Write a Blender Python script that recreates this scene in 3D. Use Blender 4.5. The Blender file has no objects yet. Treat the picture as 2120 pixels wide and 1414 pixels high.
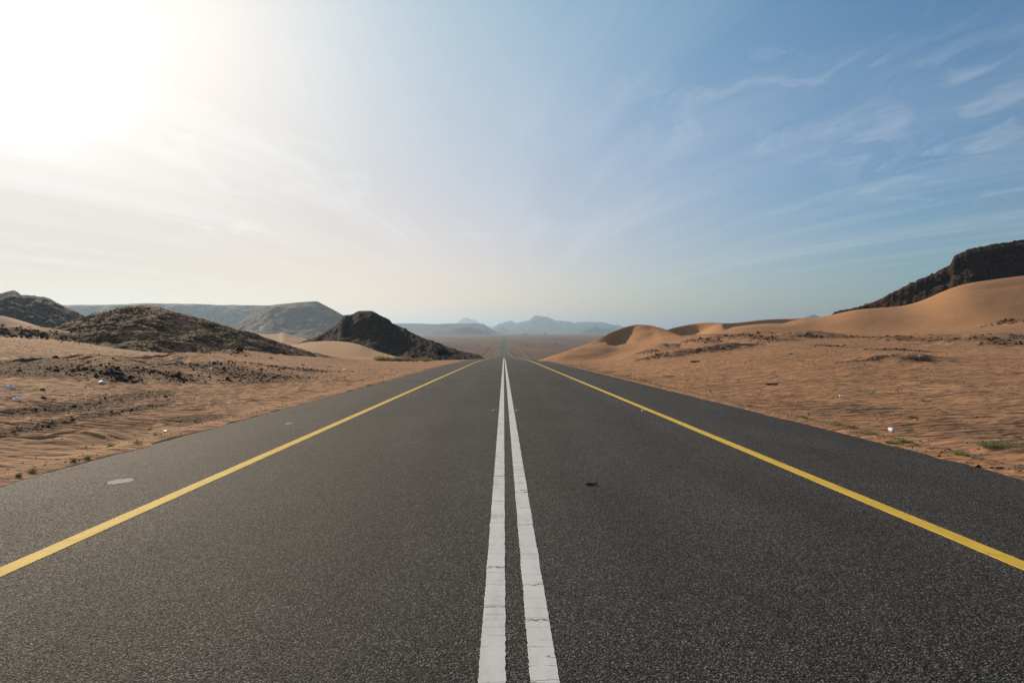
import bpy, bmesh, math, random
import numpy as np
from mathutils import Vector, Matrix, Euler

S = bpy.context.scene
COL = S.collection
R = math.radians
random.seed(7)
rng = np.random.default_rng(11)

# ------------------------------------------------------------------ camera
CAM_H = 1.6
PITCH, YAW = math.atan(21 / 1413), math.atan(17 / 1413)
cam_d = bpy.data.cameras.new("camera")
cam = bpy.data.objects.new("camera", cam_d)
COL.objects.link(cam)
cam_d.sensor_width = 36.0
cam_d.lens = 36.0 * 1413 / 2120
cam_d.clip_start = 0.05
cam_d.clip_end = 90000
cam.location = (0, 0, CAM_H)
cam.rotation_euler = (math.pi / 2 - PITCH, 0, -YAW)
S.camera = cam

# ------------------------------------------------------------------ node helper
def N(nt, typ, ins=None, **props):
    n = nt.nodes.new(typ)
    for k, v in props.items():
        setattr(n, k, v)
    if ins:
        for k, v in ins.items():
            sock = n.inputs[k]
            if isinstance(v, bpy.types.NodeSocket):
                nt.links.new(v, sock)
            else:
                sock.default_value = v
    return n

def M(nt, op, a, b=0.0, c=None, clamp=False):
    n = nt.nodes.new("ShaderNodeMath"); n.operation = op; n.use_clamp = clamp
    for i, v in enumerate((a, b, c)):
        if v is None: continue
        if isinstance(v, bpy.types.NodeSocket): nt.links.new(v, n.inputs[i])
        else: n.inputs[i].default_value = v
    return n.outputs[0]

def VM(nt, op, a, b=None):
    n = nt.nodes.new("ShaderNodeVectorMath"); n.operation = op
    for i, v in enumerate((a, b)):
        if v is None: continue
        if isinstance(v, bpy.types.NodeSocket): nt.links.new(v, n.inputs[i])
        else: n.inputs[i].default_value = v
    return n

def MIX(nt, f, a, b, blend='MIX'):
    n = nt.nodes.new("ShaderNodeMix"); n.data_type = 'RGBA'; n.blend_type = blend
    for k, v in ((0, f), (6, a), (7, b)):
        if isinstance(v, bpy.types.NodeSocket): nt.links.new(v, n.inputs[k])
        else: n.inputs[k].default_value = v if k == 0 else (*v, 1.0)
    return n.outputs[2]

def RAMP(nt, f, stops):
    n = nt.nodes.new("ShaderNodeValToRGB")
    cr = n.color_ramp
    while len(cr.elements) < len(stops): cr.elements.new(0.5)
    for e, (p, c) in zip(cr.elements, stops):
        e.position = p
        e.color = (c, c, c, 1) if isinstance(c, (int, float)) else (*c, 1)
    nt.links.new(f, n.inputs[0])
    return n.outputs[0]

# ------------------------------------------------------------------ sun and sky
SUN_EL, SUN_AZ = 18.5, -34.5          # degrees; azimuth from +Y, negative = left
sd = Vector((math.sin(R(SUN_AZ)) * math.cos(R(SUN_EL)), math.cos(R(SUN_AZ)) * math.cos(R(SUN_EL)), math.sin(R(SUN_EL))))
sun_l = bpy.data.lights.new("sun", 'SUN')
sun_l.energy = 4.8
sun_l.angle = R(0.6)
sun_l.color = (1.0, 0.82, 0.60)
sun = bpy.data.objects.new("sun", sun_l)
COL.objects.link(sun)
sun.rotation_euler = sd.to_track_quat('Z', 'Y').to_euler()
sun.location = (0, 0, 50)

W = bpy.data.worlds.new("World")
S.world = W
W.use_nodes = True
nt = W.node_tree
nt.nodes.clear()
sky = N(nt, "ShaderNodeTexSky", sky_type='NISHITA', sun_disc=False, sun_elevation=R(SUN_EL),
        sun_rotation=R(SUN_AZ), altitude=300, air_density=1.15, dust_density=0.9, ozone_density=2.0)
tc = N(nt, "ShaderNodeTexCoord")
D = tc.outputs['Generated']
cosang = VM(nt, 'DOT_PRODUCT', VM(nt, 'NORMALIZE', D).outputs[0], tuple(sd)).outputs['Value']
ang = M(nt, 'ARCCOSINE', M(nt, 'MINIMUM', cosang, 0.99999))
sep = N(nt, "ShaderNodeSeparateXYZ", {0: VM(nt, 'NORMALIZE', D).outputs[0]})
zz = M(nt, 'MAXIMUM', sep.outputs[2], 0.0)
# dusty veil of high thin air: bright round the sun, cream low down, bluer away from it
def gauss(width):
    return M(nt, 'EXPONENT', M(nt, 'MULTIPLY', M(nt, 'POWER', M(nt, 'DIVIDE', ang, width), 2.0), -1.0))
def scaled(col, f):
    return VM(nt, 'MULTIPLY', N(nt, "ShaderNodeCombineXYZ", {0: f, 1: f, 2: f}).outputs[0], col).outputs[0]
kA = gauss(0.718)
ww = gauss(0.439)
low_ = M(nt, 'EXPONENT', M(nt, 'DIVIDE', M(nt, 'MULTIPLY', zz, -1.0), 0.207))
veil_hi = MIX(nt, ww, (1.5, 4.57, 5.55), (10.64, 8.9, 7.71))
veil_lo = MIX(nt, ww, (15.3, 6.11, 2.23), (0.0, 0.0, 0.0))
veil = MIX(nt, low_, veil_hi, veil_lo)
core = M(nt, 'ADD', M(nt, 'MULTIPLY', gauss(0.25), 0.9), M(nt, 'MULTIPLY', gauss(0.08), 4.0))
# high cirrus, on a plane far above
zc = M(nt, 'ADD', zz, 0.06)
u = M(nt, 'DIVIDE', sep.outputs[0], zc)
v = M(nt, 'DIVIDE', sep.outputs[1], zc)
cvec = N(nt, "ShaderNodeCombineXYZ", {0: M(nt, 'MULTIPLY', M(nt, 'MULTIPLY', u, v), 0.42), 1: M(nt, 'MULTIPLY', v, 0.22), 2: 21.7})
warp = N(nt, "ShaderNodeTexNoise", {'Vector': cvec.outputs[0], 'Scale': 1.1, 'Detail': 3.0})
cv2 = VM(nt, 'ADD', cvec.outputs[0], VM(nt, 'MULTIPLY', VM(nt, 'SUBTRACT', warp.outputs['Color'], (0.5, 0.5, 0.5)).outputs[0], (1.0, 0.8, 0)).outputs[0])
n1 = N(nt, "ShaderNodeTexNoise", {'Vector': cv2.outputs[0], 'Scale': 1.5, 'Detail': 10.0, 'Roughness': 0.60, 'Lacunarity': 2.2})
n2 = N(nt, "ShaderNodeTexNoise", {'Vector': cvec.outputs[0], 'Scale': 0.55, 'Detail': 2.0})
cl = RAMP(nt, n1.outputs['Fac'], [(0.43, 0.0), (0.56, 0.42), (0.70, 1.0)])
cl = M(nt, 'MULTIPLY', cl, RAMP(nt, n2.outputs['Fac'], [(0.36, 0.22), (0.55, 1.0)]))
# small bright tufts torn across the streaks
tvec = N(nt, "ShaderNodeCombineXYZ", {0: u, 1: M(nt, 'MULTIPLY', v, 0.55), 2: 11.3})
tw_ = N(nt, "ShaderNodeTexNoise", {'Vector': tvec.outputs[0], 'Scale': 2.4, 'Detail': 2.0})
tv2 = VM(nt, 'ADD', tvec.outputs[0], VM(nt, 'MULTIPLY', VM(nt, 'SUBTRACT', tw_.outputs['Color'], (0.5, 0.5, 0.5)).outputs[0], (1.1, 1.1, 0)).outputs[0])
n3 = N(nt, "ShaderNodeTexNoise", {'Vector': tv2.outputs[0], 'Scale': 2.6, 'Detail': 9.0, 'Roughness': 0.62})
n4 = N(nt, "ShaderNodeTexNoise", {'Vector': tvec.outputs[0], 'Scale': 0.9, 'Detail': 1.0})
tuft = M(nt, 'MULTIPLY', RAMP(nt, n3.outputs['Fac'], [(0.52, 0.0), (0.72, 1.0)]), RAMP(nt, n4.outputs['Fac'], [(0.46, 0.0), (0.60, 1.0)]))
cl = M(nt, 'ADD', cl, M(nt, 'MULTIPLY', tuft, 0.8))
cl = M(nt, 'MULTIPLY', cl, RAMP(nt, zz, [(0.03, 0.0), (0.14, 1.0)]))
base = MIX(nt, 1.0, sky.outputs[0], (0.30, 0.602, 0.828), 'MULTIPLY')
tot = MIX(nt, kA, base, veil)
# warm fill band added low in the unseen sky behind the camera, brightens shaded faces
back_fill = M(nt, 'MULTIPLY', RAMP(nt, M(nt, 'MULTIPLY', ang, 0.3183), [(0.36, 0.0), (0.58, 1.0)]), M(nt, 'EXPONENT', M(nt, 'MULTIPLY', zz, -2.2)))
tot = MIX(nt, M(nt, 'MULTIPLY', back_fill, 0.85), tot, (4.9, 4.1, 3.4))
tot = MIX(nt, M(nt, 'MULTIPLY', cl, 0.31, clamp=True), tot, MIX(nt, ww, (6.2, 6.4, 6.5), (9.5, 9.2, 8.8)))
tot = VM(nt, 'ADD', tot, scaled((0.72, 1.0, 1.28), core)).outputs[0]
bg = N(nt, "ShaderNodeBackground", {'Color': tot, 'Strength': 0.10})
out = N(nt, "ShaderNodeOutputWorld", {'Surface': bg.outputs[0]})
W.cycles.sampling_method = 'MANUAL'
W.cycles.sample_map_resolution = 1024

S.view_settings.view_transform = 'Standard'
S.view_settings.look = 'None'
S.view_settings.gamma = 1.0
S.view_settings.exposure = 0.35
S.cycles.use_denoising = True
S.cycles.max_bounces = 4
S.cycles.volume_bounces = 0
S.cycles.sample_clamp_indirect = 4.0

# ------------------------------------------------------------------ projection helpers (photo pixel + depth -> point in the place)
_Rm = np.array(Euler((math.pi / 2 - PITCH, 0, -YAW)).to_matrix())
def ray(px, py):
    d = np.array([(px - 1060) / 1413.0, -(py - 707) / 1413.0, -1.0])
    return _Rm @ d
def at(px, py, Y):
    d = ray(px, py)
    return np.array([0, 0, CAM_H]) + d * (Y / d[1])

# ------------------------------------------------------------------ noise
_perm = np.random.default_rng(5).permutation(4096)
def pnoise(x, y, seed=0):
    x = np.asarray(x, dtype=np.float64) + seed * 37.13; y = np.asarray(y, dtype=np.float64) + seed * 91.7
    xi = np.floor(x).astype(np.int64); yi = np.floor(y).astype(np.int64)
    xf = x - xi; yf = y - yi
    def g(ix, iy, dx, dy):
        h = _perm[(_perm[ix & 4095] + iy) & 4095] * (2 * math.pi / 4096)
        return np.cos(h) * dx + np.sin(h) * dy
    u = xf * xf * xf * (xf * (xf * 6 - 15) + 10); v = yf * yf * yf * (yf * (yf * 6 - 15) + 10)
    a = g(xi, yi, xf, yf); b = g(xi + 1, yi, xf - 1, yf)
    c = g(xi, yi + 1, xf, yf - 1); d = g(xi + 1, yi + 1, xf - 1, yf - 1)
    return ((a * (1 - u) + b * u) * (1 - v) + (c * (1 - u) + d * u) * v) * 1.45
def fbm(x, y, octv=4, seed=0, ridged=False, gain=0.5):
    s = 0; a = 1.0; f = 1.0; t = 0
    for i in range(octv):
        n = pnoise(x * f, y * f, seed + i)
        if ridged: n = 1 - 2 * np.abs(n)
        s = s + a * n; t += a; a *= gain; f *= 2.03
    return s / t
def sstep(x, a, b):
    t = np.clip((x - a) / (b - a), 0, 1)
    return t * t * (3 - 2 * t)

def pchip(xs, ys):
    xs = np.array(xs, float); ys = np.array(ys, float)
    h = np.diff(xs); d = np.diff(ys) / h
    m = np.zeros(len(xs)); m[0] = d[0]; m[-1] = d[-1]
    for i in range(1, len(xs) - 1):
        if d[i - 1] * d[i] <= 0: m[i] = 0
        else:
            w1 = 2 * h[i] + h[i - 1]; w2 = h[i] + 2 * h[i - 1]
            m[i] = (w1 + w2) / (w1 / d[i - 1] + w2 / d[i])
    def f(x):
        x = np.clip(np.asarray(x, float), xs[0], xs[-1])
        k = np.clip(np.searchsorted(xs, x) - 1, 0, len(xs) - 2)
        t = (x - xs[k]) / h[k]
        return ((1 + 2 * t) * (1 - t) ** 2 * ys[k] + t * (1 - t) ** 2 * h[k] * m[k]
                + t * t * (3 - 2 * t) * ys[k + 1] + t * t * (t - 1) * h[k] * m[k + 1])
    return f

# ------------------------------------------------------------------ road profile and terrain heights
XL, XR = -5.94, 6.48
road_z = pchip([-400, -100, 0, 50, 84, 110, 145, 246, 390, 662, 883, 1247, 2500, 60000],
               [10.8, 2.7, 0, -1.35, -2.28, -3.08, -4.35, -7.95, -12.2, -18.9, -20.0, -20.2, -20.0, -20.0])

CTRL = {
    -260: [(6.5, 1070), (10, 935), (16, 850), (28, 770), (45, 728), (62, 699), (75, 688), (100, 694), (140, 700)],
    0: [(8.05, 1005), (12, 906), (20, 818), (30, 771), (45, 729), (60, 701), (74, 689), (90, 696), (140, 704)],
    200: [(9.96, 951), (14, 888), (22, 822), (32, 782), (45, 751), (60, 724), (76, 706), (95, 700), (140, 706)],
    400: [(13.05, 897), (20, 843), (30, 801), (45, 764), (65, 737), (85, 722), (105, 716), (140, 720)],
    600: [(18.95, 843), (28, 810), (45, 776), (70, 747), (92, 731), (105, 728), (140, 735)],
    700: [(24.5, 816), (40, 784), (70, 756), (98, 742), (112, 740), (145, 744)],
    800: [(34.5, 789.5), (60, 765), (90, 751), (110, 747), (145, 746)],
    900: [(58.7, 762.5), (90, 751), (120, 747.5), (150, 746)],
    1150: [(85, 750), (100, 747), (130, 744)],
    1250: [(44, 775), (60, 762), (80, 752), (100, 744), (125, 737)],
    1350: [(29.8, 800), (45, 771), (65, 747), (85, 729), (105, 714), (125, 705)],
    1500: [(20, 837), (28, 806), (40, 772), (60, 735), (80, 708), (100, 697), (140, 692)],
    1700: [(13.94, 886.6), (20, 836), (30, 787), (45, 744), (60, 715), (75, 698), (95, 692), (140, 690)],
    1900: [(10.7, 935.5), (15, 874), (25, 803), (40, 752), (55, 720), (70, 699), (90, 691), (140, 688)],
    2120: [(8.5, 990), (12, 907), (20, 824), (30, 776), (45, 734), (60, 702), (72, 686), (90, 672), (140, 670)],
    2400: [(6.6, 1075), (10, 950), (16, 860), (28, 780), (45, 730), (65, 690), (90, 668), (140, 664)],
}
_P = []
for px, l in CTRL.items():
    for d, py in l:
        p = at(px, py, d)
        r = math.hypot(p[0], p[1])
        _P.append((math.atan2(p[0], p[1]) * 2.2, math.log(r), (p[2] - CAM_H) / r))
_P = np.array(_P)
def _phi(r2): return 0.5 * r2 * np.log(r2 + 1e-12)
def _tps_fit(P, lam=1e-4):
    n = len(P); X = P[:, :2]
    K = _phi(((X[:, None] - X[None]) ** 2).sum(-1)) + lam * np.eye(n)
    Q = np.hstack([np.ones((n, 1)), X])
    A = np.zeros((n + 3, n + 3)); A[:n, :n] = K; A[:n, n:] = Q; A[n:, :n] = Q.T
    return np.linalg.solve(A, np.concatenate([P[:, 2], np.zeros(3)]))
_w = _tps_fit(_P)
def _tps(a, l):
    s = _w[-3] + _w[-2] * a + _w[-1] * l
    for i in range(len(_P)):
        s = s + _w[i] * _phi((a - _P[i, 0]) ** 2 + (l - _P[i, 1]) ** 2)
    return s

def berm(x):
    return 0.35 * np.exp(-((np.abs(x) - 21) / 1.6) ** 2) - 0.2 * np.exp(-((np.abs(x) - 17.5) / 1.6) ** 2)

def H0(x, y):
    "smooth ground, without mounds and ripples"
    x = np.asarray(x, float); y = np.asarray(y, float)
    r = np.hypot(x, y)
    th = np.clip(np.arctan2(x, y), -R(41), R(41)) * 2.2
    e = _tps(th, np.clip(np.log(np.maximum(r, 0.5)), math.log(7.5), math.log(142)))
    rr = np.minimum(r, 160)
    hn = CAM_H + e * rr
    rz = road_z(y)
    flat = rz - 0.04
    off = np.maximum(XL - x, x - XR)
    k = sstep(off, 0.2, 3.0 + 0.05 * rr)
    hn = flat * (1 - k) + hn * k
    val = -20.15 + 0.35 * fbm(x / 60, y / 60, 3, 3) * sstep(r, 300, 900) + berm(x) * sstep(y, 380, 520) + 0.5 * fbm(x / 500, y / 900, 2, 9)
    t = sstep(r, 140, 430)
    lf = sstep(-x, 30, 120) * sstep(y, 100, 250)
    far = sstep(r, 400, 1500)
    val2 = val + lf * (1 - far) * 10.0
    h = hn * (1 - t) + val2 * t
    bank = rz - 0.10 - np.maximum(off - 0.6, 0) / 2.4
    h = np.where(y > 60, np.maximum(h, bank), h)
    # road always free
    h = np.where(off < 2.5, np.minimum(h, rz + 0.02 + 0.2 * np.maximum(off, 0)), h)
    return h

# mounds in the foreground sand: (pixel spine, depth guess replaced by the ground hit), height, width
RMIN, RMAX = 0.6, 34000.0
def make_rs():
    rs = [RMIN]
    while rs[-1] < RMAX:
        r = rs[-1]
        k = 0.06 if r < 5.0 else 0.0031 if r < 72 else 0.0075 if r < 480 else 0.022
        rs.append(r * (1 + k))
    return np.array(rs)
RS = make_rs()
TH = np.concatenate([np.linspace(-180, -44, 40)[:-1], np.linspace(-44, 44, 1010), np.linspace(44, 180, 40)[1:-1]])
TH = np.radians(TH)
_TG, _RG = np.meshgrid(TH, RS, indexing='ij')
GX = np.sin(_TG) * _RG; GY = np.cos(_TG) * _RG
GH = H0(GX, GY)

_lrs = np.log(RS)
def lookup(x, y):
    r = np.hypot(x, y); t = np.arctan2(x, y)
    i = np.interp(t, TH, np.arange(len(TH))); j = np.interp(np.log(np.maximum(r, RMIN)), _lrs, np.arange(len(RS)))
    i0 = np.clip(i.astype(int), 0, len(TH) - 2); j0 = np.clip(j.astype(int), 0, len(RS) - 2)
    fi = i - i0; fj = j - j0
    return ((GH[i0, j0] * (1 - fi) + GH[i0 + 1, j0] * fi) * (1 - fj) + (GH[i0, j0 + 1] * (1 - fi) + GH[i0 + 1, j0 + 1] * fi) * fj)
_ts = np.exp(np.linspace(math.log(3), math.log(700), 2200))
def hit(px, py):
    "where the line of sight through a pixel of the photo meets the ground"
    d = ray(px, py)
    X = d[0] * _ts; Y = d[1] * _ts; Z = CAM_H + d[2] * _ts
    h = lookup(X, Y)
    k = np.where(h >= Z)[0]
    if len(k) == 0:
        k = [int(np.argmin(Z - h))]
    i = k[0]
    return np.array([X[i], Y[i], h[i]])

def seg_field(pts, hs, w, wy=None):
    "ridge of given heights along a polyline, gaussian cross-section"
    best = np.zeros_like(GH)
    for (a, b, ha, hb) in zip(pts[:-1], pts[1:], hs[:-1], hs[1:]):
        d = b[:2] - a[:2]; L2 = max(d @ d, 1e-6)
        cx, cy = (a[:2] + b[:2]) / 2; rad = math.sqrt(L2) / 2 + 3.2 * w
        m = (np.abs(GX - cx) < rad) & (np.abs(GY - cy) < rad)
        if not m.any(): continue
        gx = GX[m]; gy = GY[m]
        t = np.clip(((gx - a[0]) * d[0] + (gy - a[1]) * d[1]) / L2, 0, 1)
        dx = gx - a[0] - t * d[0]; dy = gy - a[1] - t * d[1]
        dist = np.hypot(dx, dy) * (1 + 0.25 * pnoise(gx / 0.9, gy / 0.9, 4))
        # steep on the camera side, long tail behind
        side = np.where(dy < 0, 1.0, 0.6)
        v = (ha + (hb - ha) * t) * np.exp(-(dist * side / w) ** 2)
        best[m] = np.maximum(best[m], v)
    return best

MOUNDS = [  # (crest pixels, heights, width)
    ([(135, 772), (165, 766), (200, 764), (225, 770), (250, 780), (276, 792)], [0.05, 0.45, 0.85, 0.9, 0.6, 0.1], 1.5),
    ([(272, 766), (300, 768), (334, 772), (360, 780), (384, 792)], [0.1, 0.5, 0.75, 0.6, 0.1], 1.5),
    ([(85, 770), (118, 760), (145, 765)], [0.05, 0.5, 0.1], 1.2),
    ([(395, 726), (425, 722), (455, 728), (490, 740)], [0.1, 1.3, 0.9, 0.1], 2.6),
    ([(360, 756), (400, 752), (430, 758), (480, 770), (545, 790)], [0.1, 0.8, 0.7, 0.5, 0.1], 2.2),
    ([(130, 925), (160, 916), (190, 912), (205, 918)], [0.02, 0.12, 0.17, 0.02], 0.6),
    ([(0, 692), (60, 692), (130, 700), (200, 706), (250, 712)], [0.9, 0.9, 0.8, 0.5, 0.1], 3.0),
    ([(1420, 708), (1460, 706), (1490, 712)], [0.1, 0.9, 0.1], 2.5),
    ([(1330, 735), (1355, 730), (1372, 738)], [0.1, 1.0, 0.1], 2.0),
    ([(1345, 742), (1400, 736), (1440, 732)], [0.1, 0.6, 0.1], 2.0),
    ([(1500, 700), (1560, 700), (1630, 705)], [0.1, 0.8, 0.2], 3.0),
    ([(1450, 732), (1490, 726), (1510, 724)], [0.1, 0.7, 0.1], 1.8),
    ([(1640, 700), (1665, 699), (1700, 701)], [0.1, 0.8, 0.1], 2.5),
    ([(1860, 700), (1930, 703), (1990, 706)], [0.1, 0.5, 0.1], 2.5),
    ([(2030, 704), (2060, 708), (2080, 716)], [0.2, 0.8, 0.1], 2.2),
    ([(1850, 736), (1880, 748), (1915, 750)], [0.05, 0.5, 0.05], 1.6),
    ([(2075, 672), (2120, 665), (2200, 664)], [0.2, 0.9, 0.4], 3.0),
    ([(2010, 945), (2060, 934), (2110, 940), (2200, 950)], [0.02, 0.10, 0.08, 0.05], 0.7),
]
MCREST = []
_add = np.zeros_like(GH)
for pts, hs, w in MOUNDS:
    P3 = [hit(*p) for p in pts]
    MCREST.append(P3)
    _add = np.maximum(_add, seg_field(P3, hs, w))
_off = np.maximum(XL - GX, GX - XR)
GH += _add * sstep(_off, 0.4, 1.6)

# undulation and wind ripples, real relief in the foreground
_rr = np.hypot(GX, GY)
near = (1 - sstep(_rr, 110, 200)) * sstep(_off, 0.3, 2.5)
GH += near * (0.05 * fbm(GX / 3.2, GY / 3.2, 3, 21) * sstep(_rr, 8, 30) + 0.03 * fbm(GX / 1.1, GY / 1.1, 2, 22))
wx = GX + 0.45 * fbm(GX / 2.2, GY / 2.2, 3, 31); wy = GY + np.where(GX < 0, 0.26, 0.34) * fbm(GX / np.where(GX < 0, 2.6, 1.5), GY / 1.7, 3, 32)
rip_amt = np.clip(0.80 + 0.65 * fbm(GX / 4.0, GY / 4.0, 2, 33), 0.30, 1.2)
ang_l = np.where(GX < 0, 0.30, -0.22)
ph = (wy * np.cos(ang_l) + wx * np.sin(ang_l)) / 0.35 + 0.40 * fbm(GX / 0.9, GY / 0.5, 2, 34)
fr = ph - np.floor(ph)
saw = np.where(fr < 0.34, fr / 0.34, (1 - fr) / 0.66)
saw = saw * saw * (3 - 2 * saw)
ripfade = sstep(_off, 0.35, 1.8) * (1 - sstep(_rr, 55, 80))
GH += ripfade * rip_amt * np.where(GX < 0, 0.046, 0.036) * (saw - 0.5)
# grit relief
GH += (1 - sstep(_rr, 30, 60)) * sstep(_off, 0.0, 0.3) * 0.006 * fbm(GX / 0.12, GY / 0.12, 2, 41)
# edges of the road: sand laps a little over the asphalt, ground sinks below it
rz = road_z(GY)
lapw = 0.22 * fbm(GX / 0.9, GY / 1.4, 3, 51) * (1 - 0.6 * sstep(_rr, 40, 120))
e2 = _off + lapw
inside = e2 < 0
edgeh = rz + np.where(inside, np.maximum(e2 * 1.6, -0.45), np.minimum(e2 * 0.10, 0.03) + 0.004)
kk = sstep(_off, 0.25, 0.9)
GH = np.where(_off < 0.9, edgeh * (1 - kk) + GH * kk, GH)
GH = np.where(_off < -1.2, rz - 0.45, GH)

# ------------------------------------------------------------------ object helpers
def tag(o, label=None, cat=None, group=None, kind=None):
    if label: o["label"] = label
    if cat: o["category"] = cat
    if group: o["group"] = group
    if kind: o["kind"] = kind
    return o

def np_mesh(name, verts, faces, smooth=True, attrs=None):
    verts = np.ascontiguousarray(verts, dtype=np.float32); faces = np.ascontiguousarray(faces, dtype=np.int32)
    me = bpy.data.meshes.new(name)
    n, k = faces.shape
    me.vertices.add(len(verts)); me.vertices.foreach_set("co", verts.ravel())
    me.loops.add(n * k); me.loops.foreach_set("vertex_index", faces.ravel())
    me.polygons.add(n); me.polygons.foreach_set("loop_start", np.arange(0, n * k, k, dtype=np.int32))
    me.polygons.foreach_set("loop_total", np.full(n, k, dtype=np.int32))
    me.update(calc_edges=True)
    me.shade_smooth() if smooth else me.shade_flat()
    for an, av in (attrs or {}).items():
        at_ = me.attributes.new(an, 'FLOAT', 'POINT'); at_.data.foreach_set("value", np.ascontiguousarray(av, dtype=np.float32).ravel())
    return me

def link(name, me, mat=None, parent=None, loc=None):
    o = bpy.data.objects.new(name, me); COL.objects.link(o)
    if mat is not None and me is not None and not me.materials: me.materials.append(mat)
    if parent: o.parent = parent
    if loc is not None: o.location = loc
    return o

def grid_faces(nu, nv):
    i = np.arange(nu - 1)[:, None] * nv + np.arange(nv - 1)[None, :]
    i = i.ravel()
    return np.stack([i, i + nv, i + nv + 1, i + 1], 1)

def bm_obj(name, bm, mat, parent=None, smooth=False):
    me = bpy.data.meshes.new(name); bm.to_mesh(me); bm.free()
    if smooth: me.shade_smooth()
    return link(name, me, mat, parent)

# ------------------------------------------------------------------ materials
def mat_new(name):
    m = bpy.data.materials.new(name); m.use_nodes = True
    nt = m.node_tree; nt.nodes.clear()
    b = N(nt, "ShaderNodeBsdfPrincipled"); o = N(nt, "ShaderNodeOutputMaterial", {'Surface': b.outputs[0]})
    return m, nt, b
def setin(nt, b, k, v):
    if isinstance(v, bpy.types.NodeSocket): nt.links.new(v, b.inputs[k])
    else: b.inputs[k].default_value = v

def simple_mat(name, col, rough=0.6, metal=0.0, var=0.12, scale=30.0, bump=0.0, spec=0.4):
    m, nt, b = mat_new(name)
    tc = N(nt, "ShaderNodeTexCoord")
    n = N(nt, "ShaderNodeTexNoise", {'Vector': tc.outputs['Object'], 'Scale': scale, 'Detail': 5.0})
    c = MIX(nt, n.outputs['Fac'], tuple(x * (1 - var) for x in col), tuple(min(1, x * (1 + var)) for x in col))
    setin(nt, b, 'Base Color', c); b.inputs['Roughness'].default_value = rough; b.inputs['Metallic'].default_value = metal
    b.inputs['Specular IOR Level'].default_value = spec
    if bump:
        bp = N(nt, "ShaderNodeBump", {'Height': n.outputs['Fac'], 'Strength': 0.6, 'Distance': bump})
        setin(nt, b, 'Normal', bp.outputs[0])
    return m

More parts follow.
